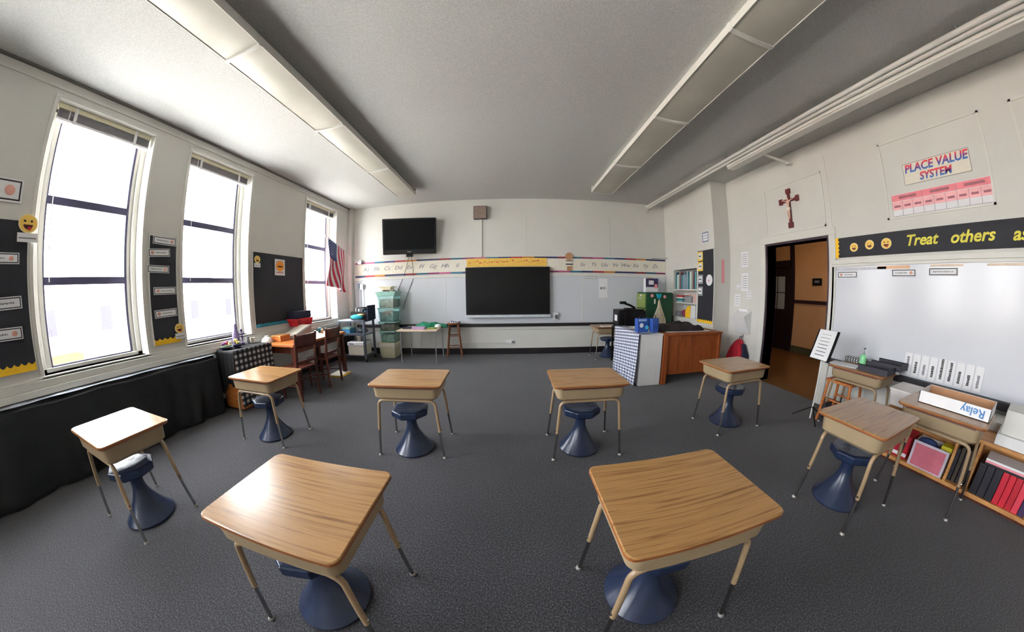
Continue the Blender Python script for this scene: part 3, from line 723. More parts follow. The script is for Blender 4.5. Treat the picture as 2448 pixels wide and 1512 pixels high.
MB().sph((.08, .01, .10), .09, .045, .02, 14, 8).build('flap', mat('straw_fabric', (222, 204, 140), .8), t, smooth=True)
t = thing('banker_box', 'white cardboard file box with lid on the bottom shelf of the cart', 'box', (-3.16, 5.0, .143))
MB().box(-.165, .2, -.17, .15, 0, .22).build('box_body', CREAM, t, bevel=.003); MB().box(-.175, .21, -.18, .16, .20, .27).build('lid', PAPER, t, bevel=.003)
MB().box(-.13, -.02, -.184, -.18, .225, .245).build('print', mat('purple_print', (120, 110, 150), .6), t)
t = thing('desk_fan_base', 'pale pedestal ornament standing on the white file box', 'pedestal', (-3.14, 4.97, .414))
MB().lathe([(.05, 0), (.042, .01), (.038, .09), (.06, .105), (.06, .12)], 18).build('pedestal', CREAM, t, smooth=True)
tag(MB().sph((0, 0, .05), .12, .08, .05).build('grey_pouch', GREYM, None, smooth=True), 'slate grey pouch on the middle shelf of the cart', 'bag', None, (-3.07, 5.05, .573))
tag(MB().prism(rrect(.07, .15, .02), 0, .34).prism(rrect(.078, .158, .02), .34, .36).build('black_bin', BLACKPL, None), 'tall black lidded bin on the bottom shelf of the cart, window side', 'bin', None, (-3.44, 5.03, .143))
# hanging poles
t = thing('pole_stand', 'two thin grey poles with hooks leaning beside the whiteboard corner', 'pole', (-3.44, 5.55, 0))
MB().cyl((-.02, 0, 0.02), (-.02, .04, 1.55), .006, n=6).build('pole', SILVER, t); MB().cyl((.05, 0, 0.02), (.05, .04, 1.55), .006, n=6).build('pole', SILVER, t)
MB().box(-.05, .0, .02, .05, 1.5, 1.62).build('hook', GREYM, t); MB().box(.03, .10, .02, .05, 1.48, 1.60).build('hook', SILVER, t)
MB().box(-.08, .1, -.04, .04, 0, .025).build('foot', SILVER, t)

# stack of bins beside the cart
sx0 = -2.60
BX = 5.38
t = thing('storage_box', 'cream plastic box at the bottom of the bin stack', 'storage box', (sx0-.02, BX, 0))
MB().loft([[(x, y, .035) for x, y in rrect(.17, .16, .02)], [(x, y, .24) for x, y in rrect(.185, .175, .02)]]).build('tub', CREAMPL, t)
MB().prism(rrect(.2, .19, .02), .24, .275).build('lid', CREAM, t, bevel=.004); MB().box(-.15, .15, -.14, .14, 0, .035).build('base', CREAMPL, t)
t = thing('storage_box', 'flat cream tray of papers, second from the bottom of the bin stack', 'storage box', (sx0-.03, BX, .275))
MB().prism(rrect(.19, .18, .02), 0, .05).build('tub', CREAM, t); MB().prism(rrect(.2, .185, .02), .05, .065).build('lid', CREAMPL, t)
def bin_(name, label, z, hx, hy, h, body, fills, cx=0):
    t = thing(name, label, 'storage bin', (sx0+cx, BX, z), 0)
    mb = MB(); mb.loft([[(x, y, 0) for x, y in rrect(hx*.9, hy*.9, .02)], [(x, y, h-.02) for x, y in rrect(hx, hy, .02)], [(x, y, h-.02) for x, y in rrect(hx-.008, hy-.008, .02)], [(x, y, .008) for x, y in rrect(hx*.9-.008, hy*.9-.008, .02)]])
    mb.build('tub', body, t)
    MB().prism(rrect(hx+.012, hy+.01, .02), h-.02, h).build('lid', TEALPL, t, bevel=.003)
    MB().prism(rrect(hx*.82, hy*.82, .02), .012, h*.7).build('contents', fills, t)
    return t
GT = glassmat('clear_teal_bin', (.80, .93, .91), .14, .2)
bin_('storage_bin', 'clear teal bin of papers, lowest of the see-through bins in the stack', .34, .18, .17, .24, GT, mat('mixed_paper', (214, 206, 198), .7, var=.35, scale=16))
bin_('storage_bin', 'clear teal bin with pink contents in the middle of the stack', .58, .19, .17, .2, GT, mat('pinkish_mix', (206, 160, 150), .7, var=.4, scale=14), .01)
bin_('storage_bin', 'tall clear teal bin, second see-through bin from the top of the stack', .78, .19, .17, .29, GT, mat('grey_mix', (190, 204, 208), .7, var=.4, scale=12))
bin_('storage_bin', 'clear teal bin, highest see-through bin in the stack', 1.07, .2, .17, .26, GT, mat('brown_mix', (186, 166, 154), .7, var=.4, scale=12), .01)
t = thing('storage_bin', 'pale open tray heaped with small things on top of the bin stack', 'storage bin', (sx0, BX, 1.33))
mb = MB(); mb.loft([[(x, y, 0) for x, y in rrect(.21, .15, .02)], [(x, y, .08) for x, y in rrect(.25, .17, .02)], [(x, y, .08) for x, y in rrect(.235, .155, .02)], [(x, y, .01) for x, y in rrect(.195, .14, .02)]]); mb.build('tub', TEALPL, t)
for k in range(10):
    a = k*2.4; r = .15*math.sqrt((k+.5)/10)
    MB().sph((r*math.cos(a), r*.7*math.sin(a), .075+.02*(k % 2)), .04, .035, .03, 8, 6).build('contents', [CARD, CREAM, mat('brown_mix', (150, 130, 120), .7), GREYPL][k % 4], t, smooth=True)
tag(MB().prism(rrect(.12, .1, .02), 0, .05).prism(rrect(.16, .11, .02), .05, .07).build('woven_lid', CREAMPL, None), 'small cream lidded tub at the very top of the bin stack', 'tub', None, (sx0-.02, BX, 1.446))

# folding table with fabric, wooden stool
t = thing('folding_table', 'low light-topped table against the front wall under the whiteboard', 'table', (-1.74, 5.13, 0))
MB().box(-.46, .36, -.33, .33, .635, .66).build('tabletop', mat('pale_tabletop', (206, 184, 158), .45, var=.04), t, bevel=.004)
for sx in (-.4, .31):
    for sy in (-.27, .27): MB().cyl((sx, sy, 0), (sx*.98, sy, .635), .011, n=8).build('leg', SILVER, t)
mb = MB()
def heap(cx, cy, rx, ry, h, n=18, m=8, seed=1):
    rnd = random.Random(seed); ph = [rnd.uniform(0, 6) for _ in range(6)]
    def f(u, v):
        a = 2*PI*u; r = 1-v
        w = 1+.18*math.sin(3*a+ph[0])+.1*math.sin(5*a+ph[1])
        x = cx+rx*r*w*math.cos(a); y = cy+ry*r*w*math.sin(a)
        nz = noise.noise(Vector((x*7+seed, y*9, seed)))*.42+noise.noise(Vector((x*17, y*20, seed+3)))*.12
        z = h*(1-r**5)*(.72+nz)
        return (x, y, max(.004, z)*(0 if r > .999 else 1)+.002)
    return f
tag(MB().grid(heap(0, 0, .34, .16, .12, seed=3), 70, 18).build('green_cloth', GREEN, None, smooth=True, solid=.004), 'crumpled green cloth on the low table', 'cloth', None, (-1.66, 5.24, .661))
tag(MB().box(-.13, .13, -.035, .035, 0, .055).build('lilac_box', mat('lilac_plastic', (170, 140, 175), .5), None, bevel=.005), 'small lilac box on the near edge of the low table', 'box', None, (-1.78, 4.93, .661))
tag(MB().box(-.09, .09, -.05, .05, 0, .03).build('book', NAVY, None, bevel=.004), 'navy book lying at the window end of the low table', 'book', None, (-2.06, 5.05, .661))
tag(MB().box(-.08, .08, -.04, .04, 0, .03).build('booklet', OLIVE, None, bevel=.004), 'olive booklet lying beside the lilac box', 'book', None, (-1.53, 4.98, .661))
t = thing('wooden_stool', 'tall brown wooden stool between the low table and the big screen', 'stool', (-1.19, 5.44, 0), R(8))
MB().lathe([(.0, .695), (.135, .695), (.14, .705), (.14, .722), (.13, .73)], 26).build('seat', STOOL_W, t, smooth=True)
for sx in (-1, 1):
    for sy in (-1, 1): MB().tube([(sx*.155, sy*.13, 0), (sx*.085, sy*.07, .70)], [.014, .019], 8).build('leg', STOOL_W, t, smooth=True)
for z, k in ((.22, .135), (.46, .11)):
    for sy in (-1, 1): MB().cyl((-k, sy*k*.84, z), (k, sy*k*.84, z), .009, n=8).build('rung', STOOL_W, t)
    for sx in (-1, 1): MB().cyl((sx*k, -k*.84, z+.05), (sx*k, k*.84, z+.05), .009, n=8).build('rung', STOOL_W, t)
tag(MB().prism(rrect(.10, .07, .03), 0, .03).build('checked_cloth', GING_R, None), 'small black and white patterned cloth on the wooden stool', 'cloth', None, (-1.16, 5.44, .731))
tag(MB().sph((0, 0, .035), .07, .06, .04).build('crumpled_paper', PAPER, None, smooth=True), 'crumpled white paper at the stool end of the low table', 'paper', None, (-1.45, 5.15, .66))

# ------------------------------------------------------------------ pupil desks and stools
def make_desk():
    t = thing('school_desk', '', 'desk')
    rings = []
    for k, (e, z) in enumerate(((.006, .634), (0, .640), (0, .650), (.004, .6547))):
        rings.append([(x, y, z) for x, y in rrect(.305-e, .2285-e, .035, 6)])
    MB().loft(rings[:3]).build('edge_band', EDGE, t, smooth=True)
    MB().loft([[(x, y, z) for x, y in rrect(.3045-e, .228-e, .035, 6)] for e, z in ((0, .6495), (0, .6525), (.004, .6552))]).build('tabletop', OAK, t)
    mb = MB()
    o1 = [(x, y, .632) for x, y in rrect(.275, .205, .045, 6)]; o2 = [(x, y, .54) for x, y in rrect(.268, .198, .045, 6)]; o3 = [(x, y, .522) for x, y in rrect(.25, .18, .04, 6)]
    mb.loft([o3, o2, o1]); mb.build('book_box', BEIGE, t, smooth=True)
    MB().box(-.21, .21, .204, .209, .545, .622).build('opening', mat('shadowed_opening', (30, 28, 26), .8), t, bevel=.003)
    MB().box(-.24, .24, -.2085, -.2035, .619, .6315).build('lid_gap_strip', mat('lid_gap_shade', (96, 62, 50), .5), t, bevel=.001)  # dark strip painted in for the shaded gap between lid and book box
    for sy in (-1, 1):
        pts = []
        def leg(sx): return [(sx*(.284+(.243-.284)*k), sy*(.203+(.172-.203)*k), .46*k) for k in (.52, .75, 1)]
        L_ = leg(-1); A = []
        for k in range(1, 6):
            a = PI/2*k/6; A.append((-.243+.048*(1-math.cos(a)), sy*.172*1.0, .46+.048*math.sin(a)))
        top = [(-.19, sy*.17, .508), (0, sy*.17, .509), (.19, sy*.17, .508)]
        pts = L_+A+top+[(-x, y, z) for x, y, z in reversed(A)]+[(-x, y, z) for x, y, z in reversed(L_)]
        MB().tube(pts, .0125, 12).build('leg_frame', TUBE, t, smooth=True)
        for sx in (-1, 1):
            q = [(sx*(.284+(.243-.284)*k), sy*(.203+(.172-.203)*k), .46*k) for k in (.02, .56)]
            l = MB().cyl(q[0], q[1], .0095, n=10).build('leg', CHROME, t, smooth=True)
            MB().lathe([(.016, 0), (.016, .005), (.009, .014)], 14, (sx*.285, sy*.204, 0)).build('glide', mat('grey_glide', (160, 156, 150), .35, .4), l, smooth=True)
            MB().cyl((sx*.264, sy*.186, .262), (sx*.278, sy*.186, .262), .006, n=8).build('screw', CHROME, l)
    for sx in (-.16, .16): MB().box(sx-.02, sx+.02, -.18, .18, .512, .524).build('mounting_strap', TUBE, t)
    return t
def make_stool():
    t = thing('wobble_stool', '', 'stool')
    prof = [(.165, .0), (.172, .006), (.174, .016), (.168, .024), (.14, .055), (.105, .105), (.07, .165), (.05, .215), (.044, .25), (.043, .325), (.055, .345)]
    MB().lathe(prof, 40).build('base', BLUEP, t, smooth=True)
    def octa(r, z, n=8, q=.93): return [(r*math.cos(PI/8+2*PI*i/n), r*q*math.sin(PI/8+2*PI*i/n), z) for i in range(n)]
    MB().loft([octa(.10, .335), octa(.148, .338), octa(.162, .35), octa(.165, .392), octa(.158, .400), octa(.135, .402), octa(.06, .396), octa(.01, .394)]).build('seat', BLUEP, t, bevel=.004)
    MB().lathe([(.046, .318), (.049, .322), (.049, .333), (.046, .337)], 24).build('collar', mat('dark_navy_plastic', (24, 36, 70), .4), t, smooth=True)
    return t
dk = make_desk(); st = make_stool()
G = 'oak-topped pupil desks'
desks = [
 (-.786, .639, .008, 'oak-topped pupil desk in the near row, left of the centre aisle'),
 (.611, .691, 0, 'oak-topped pupil desk in the near row, right of the centre aisle'),
 (-2.457, .626, .031, 'pupil desk nearest the draped heater whose top glares white from the window'),
 (-2.393, 1.944, .012, 'oak-topped pupil desk in the far row, beside the gingham cabinet'),
 (-.858, 2.101, .044, 'oak-topped pupil desk in the far row, left of the centre aisle'),
 (.62, 2.087, -.005, 'oak-topped pupil desk in the far row, right of the centre aisle'),
 (2.262, 2.14, .024, 'pupil desk in the far row, in front of the doorway'),
 (2.213, .769, -.015, 'pupil desk in the near row, beside the low bookshelf at the right'),
 (3.58, 1.43, -PI/2, 'pupil desk pushed to the right wall holding mesh trays and a green bottle'),
 (2.965, .475, -PI/2, 'pupil desk with the open white box on it, against the low bookshelf'),
 (1.95, 5.205, 0, 'pupil desk against the front wall beside the printer')]
for i, (x, y, r, lab) in enumerate(desks):
    if i == 0: dk.location = (x, y, 0); dk.rotation_euler = (0, 0, r); dk['label'] = lab; dk['group'] = G
    else: dup(dk, lab, (x, y, 0), r, G)
G = 'navy blue wobble stools'
stools = [(-.83, .635, 10, 'navy stool with round flared base under the near desk left of the aisle'), (.585, .71, 0, 'navy stool with round flared base under the near desk right of the aisle'),
 (-2.42, .61, 20, 'navy stool under the desk whose top glares white'), (-2.40, 1.93, 15, 'navy stool under the far-row desk beside the gingham cabinet'),
 (-.87, 2.04, 12, 'navy stool under the far-row desk left of the aisle'), (.585, 2.06, 0, 'navy stool under the far-row desk right of the aisle'),
 (2.28, 2.17, -10, 'navy stool under the desk in front of the doorway'), (2.22, .82, 8, 'navy stool under the near-row desk beside the low bookshelf'), (2.0, 5.25, 0, 'navy stool under the desk against the front wall')]
for i, (x, y, r, lab) in enumerate(stools):
    if i == 0: st.location = (x, y, 0); st.rotation_euler = (0, 0, R(r)); st['label'] = lab; st['group'] = G
    else: dup(st, lab, (x, y, 0), R(r), G)
tag(MB().box(-.12, .12, -.07, .07, 0, .003).build('paper_sheet', PAPER, None), 'white sheet on the desk against the front wall', 'paper', None, (1.9, 5.08, .6562))

# ------------------------------------------------------------------ printer corner
t = thing('printer_stand', 'black stand with thin legs holding the printer', 'stand', (2.22, 4.78, 0))
MB().box(-.27, .33, -.16, .15, .655, .685).build('top', BLACKPL, t, bevel=.004)
for sx in (-.25, .02, .31):
    for sy in (-.145, .135): MB().box(sx-.014, sx+.014, sy-.014, sy+.014, 0, .655).build('leg', BLACKPL, t)
t = thing('printer', 'black multifunction printer near the green filing cabinet', 'printer', (2.22, 4.78, .686))
MB().box(-.14, .31, -.15, .15, .012, .31).build('casing', BLACKPL, t, bevel=.02)
MB().box(-.25, -.14, -.15, .15, .012, .33).build('paper_feeder', BLACKPL, t, bevel=.01)
MB().box(-.20, .28, -.13, .13, .31, .335).build('scanner_lid', BLACKPL, t, bevel=.01)
MB().box(-.256, -.25, -.12, .12, .07, .27).build('output_bay', mat('dark_bay', (40, 36, 44), .5), t)
MB().box(-.262, -.256, -.09, .03, .12, .23).build('paper', PAPER, t)
MB().box(-.24, .3, -.14, .14, 0, .012).build('foot', BLACKPL, t)
t = thing('document_camera', 'black jointed document camera lying on top of the printer', 'camera', (2.24, 4.78, 1.022))
MB().box(-.08, .12, -.06, .06, 0, .02).build('base', BLACKPL, t, bevel=.005)
MB().tube([(.12, 0, .02), (.02, 0, .07), (-.1, 0, .11)], .022, 8).build('arm', BLACKPL, t, smooth=True)
MB().box(-.19, -.07, -.03, .03, .095, .145).build('head', BLACKPL, t, bevel=.006)

# gingham-fronted bookcase unit at the end of the teacher desk
t = thing('white_cabinet', 'white cabinet with a checked cloth side at the end of the teacher desk', 'cabinet', (1.99, 3.86, 0))
MB().box(-.17, .18, -.42, .44, 0, .74).build('body', WHITEPL, t, bevel=.004)
MB().box(-.18, .185, -.43, .45, .74, .76).build('top_panel', WHITEPL, t, bevel=.003)
mb = MB(); mb.grid(lambda u, v: (1.775+.01*math.sin(u*34)*v*.8-.012*v-.03*v*(1-u)**3, 3.42+.9*u, .765-.755*v), 60, 10); mb.grid(lambda u, v: (1.775+.19*v, 3.42+.9*u, .768), 20, 4)
tag(mb.build('checked_cloth', GING_R, None, smooth=True, solid=.003), 'blue and white checked cloth hanging over the aisle side of the white cabinet', 'cloth')
# teacher desk
t = thing('teacher_desk', 'large reddish-brown wooden teacher desk beside the white cabinet', 'desk', (2.72, 3.82, 0))
MB().box(-.54, .55, -.41, .38, .73, .76).build('desktop', DESK_W, t, bevel=.004)
MB().box(-.46, .5, -.375, -.355, .14, .73).build('modesty_panel', DESK_W, t)
MB().box(-.53, -.455, -.40, .36, .0, .73).build('side_panel', DESK_W, t, bevel=.004)
MB().box(.49, .54, -.40, .36, .0, .73).build('side_panel', DESK_W, t, bevel=.004)
d_ = MB().box(-.455, -.1, -.1, .355, .2, .73).build('drawer_pedestal', DESK_W, t)
MB().box(-.44, -.12, .355, .365, .48, .7).build('drawer', DESK_W, d_)
tag(MB().box(-.4, .4, -.25, .2, 0, .004).build('desk_blotter', PAPER, None), 'large white sheet covering the middle of the teacher desk', 'paper', None, (2.72, 3.78, .761))
tag(MB().grid(heap(0, 0, .40, .19, .15, seed=5), 90, 24).build('black_jacket', mat('black_jacket_fabric', (34, 28, 30), .85, var=.3, scale=10, bump=.4, bscale=25), None, smooth=True, solid=.005), 'crumpled black jacket on the teacher desk', 'jacket', None, (2.62, 3.72, .766))
def bag(label, x, y, w, dpt, h, prints):
    t = thing('shopping_bag', label, 'bag', (x, y, .7715), R(4))
    mb = MB(); mb.loft([[(a, b, 0) for a, b in rrect(w/2*.9, dpt/2*.9, .012)], [(a, b, h*.6) for a, b in rrect(w/2, dpt/2, .012)], [(a, b, h) for a, b in rrect(w/2*1.06, dpt/2*.7, .012)], [(a, b, h) for a, b in rrect(w/2*1.02, dpt/2*.6, .01)], [(a, b, .02) for a, b in rrect(w/2*.86, dpt/2*.8, .01)]])
    mb.build('bag_body', BLUEBAG, t, smooth=True)
    if prints:
        MB().disc(-.03, .10, .032, -dpt/2*1.02, -dpt/2*.96, 14).build('print', PAPER, t)
        MB().disc(.06, .07, .03, -dpt/2*1.02, -dpt/2*.96, 14).build('print', mat('sky_blue_print', (70, 190, 225), .5), t)
        MB().box(-.08, .05, -dpt/2*1.0, -dpt/2*.9, .16, .19).build('print', mat('pale_blue_print', (150, 180, 220), .5), t)
    MB().tube([(-w*.25, 0, h-.005), (-w*.15, 0, h+.04), (w*.1, 0, h+.045), (w*.2, 0, h-.005)], .005, 6).build('handle', NAVY, t)
    return t
bag('royal blue bag with pale printed shapes on the white cabinet', 1.90, 3.60, .2, .09, .2, True)
bag('plain royal blue bag beside the teacher desk edge', 2.075, 3.55, .12, .09, .2, False)
# green filing cabinet
t = thing('filing_cabinet', 'green metal filing cabinet in the front right corner', 'filing cabinet', (3.13, 5.37, 0))
MB().box(-.31, .33, -.2, .22, 0, 1.34).build('body', DGREEN, t, bevel=.006)
for z in (.05, .37, .69, 1.01):
    d_ = MB().box(-.335, -.31, -.185, .205, z, z+.30).build('drawer', OLIVE, t, bevel=.004)  # window light on the drawer fronts is put into their olive colour
    MB().box(-.35, -.335, -.05, .07, z+.19, z+.22).build('handle', SILVER, d_)
    MB().box(-.34, -.335, -.03, .03, z+.25, z+.28).build('label_holder', PAPER, d_)
for x, z, lab in ((2.95, 1.27, 'round pinkish magnet on the green cabinet side, nearest its drawers'), (3.26, 1.25, 'round pinkish magnet on the green cabinet side, right of the hook')):
    tag(MB().disc(0, 0, .035, -.008, 0, 16).build('magnet', PINK, None), lab, 'magnet', None, (x, 5.169, z))
tag(MB().box(-.015, .015, -.006, 0, -.05, .05).build('tag', CREAM, None), 'small cream tag on the green cabinet side', 'tag', None, (3.02, 5.169, 1.15))
t = thing('magnetic_hook', 'turquoise cup-shaped magnetic hook on the green cabinet', 'hook', (3.11, 5.169, 1.25))
MB().xz([(-.06, .06), (.06, .06), (.035, -.04), (-.035, -.04)], -.035, 0).build('cup', TEALBAG, t, bevel=.006)
MB().cyl((0, -.01, -.04), (0, -.045, -.055), .005).build('peg', SILVER, t)
t = thing('tote_bag', 'cream canvas tote hanging from the turquoise hook', 'bag', (3.11, 5.13, 1.19))
MB().loft([[(-.01, .0, -.01), (.01, 0, -.01), (.01, .02, -.01), (-.01, .02, -.01)], [(-.035, -.01, -.16), (.05, -.01, -.16), (.05, .025, -.16), (-.035, .025, -.16)], [(-.14, -.03, -.42), (.15, -.03, -.42), (.15, .03, -.42), (-.14, .03, -.42)], [(-.15, -.03, -.5), (.16, -.03, -.5), (.16, .03, -.5), (-.15, .03, -.5)]]).build('bag_body', mat('cream_canvas', (214, 204, 178), .85, var=.15, scale=12), t, smooth=True)
MB().tube([(0, .005, 0), (.02, -.012, -.2), (.10, -.034, -.45)], .008, 6).build('handle', mat('tan_strap', (176, 150, 120), .8), t)
t = thing('picture_box', 'white box with a purple and white picture on the green cabinet', 'box', (3.01, 5.33, 1.342))
MB().box(-.155, .155, -.05, .05, 0, .30).build('box_body', WHITEPL, t, bevel=.004)
MB().box(-.15, .15, -.053, -.05, .11, .295).build('picture', mat('purple_picture', (70, 56, 96), .6, var=.5, scale=9), t)
MB().prism([(0, 0)]*0 or rrect(.06, .003, .0029), .16, .25).build('cloud_print', PAPER, t, loc=(-.02, -.053, 0))
MB().box(.06, .13, -.055, -.053, .08, .17).build('figure_print', PINK, t)

# bookcase niche contents
t = thing('built_in_shelf', 'white built-in bookcase recessed in the wall behind the teacher desk', 'bookcase', (3.6, (NY0+NY1)/2, NZ0))
hw = (NY1-NY0)/2
MB().box(-.01, .0, -hw-.03, -hw, -.03, 1.03).box(-.01, .0, hw, hw+.03, -.03, 1.03).box(-.01, 0, -hw, hw, 1.0, 1.03).box(-.012, 0, -hw, hw, -.03, 0).build('frame', TRIM, t)
for z in (.30, .575): MB().box(.0, .28, -hw, hw, z-.012, z+.012).build('shelf', TRIM, t)
bc = [(70, 130, 135), (40, 90, 100), (150, 200, 195), (225, 225, 215), (120, 160, 150), (165, 120, 120), (60, 30, 40), (90, 160, 165), (60, 110, 120), (140, 160, 175), (110, 130, 150), (150, 175, 185), (80, 110, 125), (170, 180, 190)]
y = NY1-.02
for k in range(22):
    w = random.uniform(.022, .04); h = random.uniform(.29, .375); c = bc[k % 14]
    if y-w < NY0+.02: break
    o = MB().box(-.09, .09, -w/2, w/2, 0, h).build('book', mat('book_cover_%s' % 'abcdefghijklmn'[k % 14], c, .6), None, bevel=.002)
    tag(o, 'upright book on the top shelf of the built-in bookcase', 'book', 'upright books on the top shelf of the built-in bookcase', (3.72, y-w/2, NZ0+.588)); y -= w+.002
for k in range(4):
    o = MB().box(-.1, .1, -.11, .11, 0, .035).build('book', [REDINK, TEAL, CREAM, TEALPL][k], None, bevel=.002)
    tag(o, ['red', 'teal', 'cream', 'pale teal'][k]+' book lying flat in the pile on the middle niche shelf', 'book', 'flat books on the middle niche shelf', (3.74, 5.17, NZ0+.313+.036*[3, 1, 2, 0][k]))
t = thing('wire_basket', 'grey basket of odds and ends on the middle niche shelf', 'basket', (3.74, 4.86, NZ0+.313))
MB().box(-.1, .1, -.12, .12, 0, .13).build('basket_body', GREYPL, t, bevel=.005)
for k in range(5): MB().sph((-.05+.02*k, -.09+.045*k, .14), .03, n=8, m=5).build('contents', [CREAM, GREYM, CARD, PINK, GREYPL][k], t)
tag(MB().box(-.1, .1, -.07, .07, 0, .18).build('pink_box', mat('dusty_pink_card', (206, 170, 165), .7), None, bevel=.004), 'dusty pink box at the pillar end of the middle niche shelf', 'box', None, (3.74, 4.63, NZ0+.313))
t = thing('yellow_cloth_bag', 'mustard yellow cloth bag standing on the bottom niche shelf', 'bag', (3.70, 4.87, NZ0+.001))
MB().loft([[(x, y, 0) for x, y in rrect(.06, .09, .03)], [(x, y, .15) for x, y in rrect(.07, .08, .03)], [(x, y, .24) for x, y in rrect(.03, .03, .015)]]).build('bag_body', YELLOW, t, smooth=True)
tag(MB().sph((0, 0, .08), .08, .12, .08).build('magenta_cloth', mat('magenta_fabric', (150, 50, 90), .8, var=.3), None, smooth=True), 'bundled magenta cloth on the bottom niche shelf', 'cloth', None, (3.76, 5.07, NZ0+.001))
tag(MB().box(-.09, .09, -.07, .07, 0, .1).build('grey_box', GREYPL, None, bevel=.004), 'grey box at the cabinet end of the bottom niche shelf', 'box', None, (3.74, 5.24, NZ0+.001))
tag(MB().box(-.1, .1, -.075, .075, 0, .26).build('white_binder', WHITEPL, None, bevel=.004), 'white binder at the pillar end of the bottom niche shelf', 'binder', None, (3.72, 4.66, NZ0+.001))

# pillar board
board('pillar', 3.965, 4.405, .80, 2.13, 'tall black bulletin board with yellow bottom edge on the pillar', (0, .065), YELLOW)
YC = mat('yellow_card', (236, 200, 90), .65)
for k, (z, p, lab) in enumerate(((2.03, YC, 'yellow and white card, topmost on the pillar board'), (1.84, YC, 'yellow and white card, second on the pillar board'), (1.60, GREYPL, 'grey and white card, third on the pillar board'), (1.38, GREYPL, 'grey and white card, lowest on the pillar board'))):
    t = card('pillar', 4.335, z, .15, .17, lab, paper=p, border=None, off=.02, lines=1, ink=p)
    MB().box(-.05, .05, -.007, -.003, -.05, .055).build('white_patch', PAPER, t); MB().box(-.03, .03, -.009, -.007, -.01, .01).build('writing', INK, t)
loc, rz = wl('pillar', 4.08, 1.58, .02)
t = thing('paper_plate', 'round white paper plate with faint marks on the pillar board', 'plate', loc, rz)
MB().disc(0, 0, .10, -.008, 0, 26, rx=.085).build('plate', PAPER, t); MB().box(-.02, .01, -.0095, -.008, -.03, .01).build('mark', PINK, t)
t = card('pillar', 4.19, 2.37, .2, .22, 'white poster with blue drawing on the pillar above the black board', 'poster', 'poster', lines=4, border=mat('blue_print', (60, 84, 130), .6), off=.004, ink=mat('slate_print', (90, 100, 130), .6))
tag(MB().box(-.03, .03, -.004, 0, -.22, .2).build('pink_notes', PINK, None), 'faint pink strip of paper on the shaded side of the pillar', 'paper', None, (3.74, 3.956, 1.75), 0)
# papers beside the door
for (y, z, w, h, n, lab) in ((3.60, 1.93, .16, .26, 6, 'tall handwritten white sheet, highest beside the doorway'), (3.60, 1.55, .16, .3, 6, 'white printed sheet with dark heading beside the doorway'),
        (3.74, 1.48, .09, .09, 2, 'small square note nearest the pillar'), (3.76, 1.24, .14, .2, 4, 'faint white sheet above the wall pocket'), (3.50, 1.34, .10, .13, 3, 'small white sheet nearest the door frame')):
    card('right', y, z, w, h, lab, 'paper', 'paper_sheet', lines=n, border=None, off=.003)
t = thing('wall_pocket', 'white plastic file pocket jutting from the wall beside the doorway', 'file holder', (XR-.002, 3.58, .86), -PI/2)
MB().yz([(0, -.16), (-.035, -.18), (-.18, .12), (0, .22)], -.15, .15).build('pocket', WHITEPL, t, bevel=.006)
MB().box(-.1, .1, -.04, -.01, .1, .24).build('papers', PAPER, t)
t = thing('wall_hook', 'small metal coat hook under the file pocket', 'hook', (XR, 3.58, .64), -PI/2)
MB().box(-.012, .012, -.006, 0, -.03, .03).build('plate', SILVER, t); MB().tube([(0, 0, 0), (0, -.03, -.02), (0, -.045, .01)], .004, 6).build('prong', SILVER, t)
t = thing('backpack', 'red backpack with dark side panel hanging beside the doorway', 'backpack', (XR-.012, 3.58, .14), -PI/2)
MB().loft([[(x, y-.1, 0) for x, y in rrect(.17, .09, .04)], [(x, y-.11, .12) for x, y in rrect(.18, .105, .05)], [(x, y-.1, .30) for x, y in rrect(.13, .085, .05)], [(x, y-.08, .40) for x, y in rrect(.07, .06, .03)], [(x, y-.06, .45) for x, y in rrect(.03, .03, .015)]]).build('bag_body', REDCL, t, smooth=True)
MB().loft([[(x+.165, y-.08, .0) for x, y in rrect(.03, .07, .02)], [(x+.16, y-.08, .2) for x, y in rrect(.035, .07, .02)], [(x+.10, y-.07, .38) for x, y in rrect(.02, .04, .015)]]).build('side_pocket', NAVY, t, smooth=True)
MB().tube([(-.02, -.05, .44), (-.015, -.045, .5), (.015, -.045, .5), (.02, -.05, .44)], .006, 6).build('loop', NAVY, t)
MB().box(-.02, .02, -.222, -.212, .12, .16).build('badge', mat('dark_badge', (90, 20, 34), .6), t)

# ------------------------------------------------------------------ hallway beyond the doorway
HX = 6.75
struct(MB().box(XR+.02, HX+.2, -1, 9.5, -.1, -.001), 'floor_hall', HALLFLOOR)
struct(MB().box(HX, HX+.2, -1, 4.62, -.1, 3.2).box(HX, HX+.2, 5.75, 9.5, -.1, 3.2).box(HX, HX+.2, 4.62, 5.75, 2.15, 3.2), 'wall_hall', TAN)
struct(MB().box(XR+.2, HX+.2, 9.4, 9.6, -.1, 3.2).box(XR+.2, HX+.2, -1.1, -.95, -.1, 3.2), 'wall_hall_end', TAN)
struct(MB().box(XR+.2, HX+.2, -1, 9.6, 3.2, 3.3), 'ceiling_hall', CEIL)
struct(MB().box(HX-.02, HX, -1, 4.62, 0, .16), 'baseboard_hall', mat('olive_baseboard', (84, 76, 52), .6))
struct(MB().box(HX-.03, HX, -1, 4.55, 1.17, 1.25), 'trim_9', mat('dark_rail_wood', (48, 24, 26), .5))
struct(MB().box(HX+.2, HX+.4, -1, 9.5, -.1, 3.4), 'wall_hall_sun_block', TAN)  # unseen extra wall, added to keep the sun out of the hall
struct(MB().box(XR, XR+.2, YF+.1, 9.6, -.1, 3.3), 'wall_hall_near', TAN)
dr_ = thing('door_1', '', '', (HX, 5.18, 0)); del dr_['label']; del dr_['category']; dr_['kind'] = 'structure'
DKW = mat('near_black_wood', (40, 24, 30), .45, var=.2)
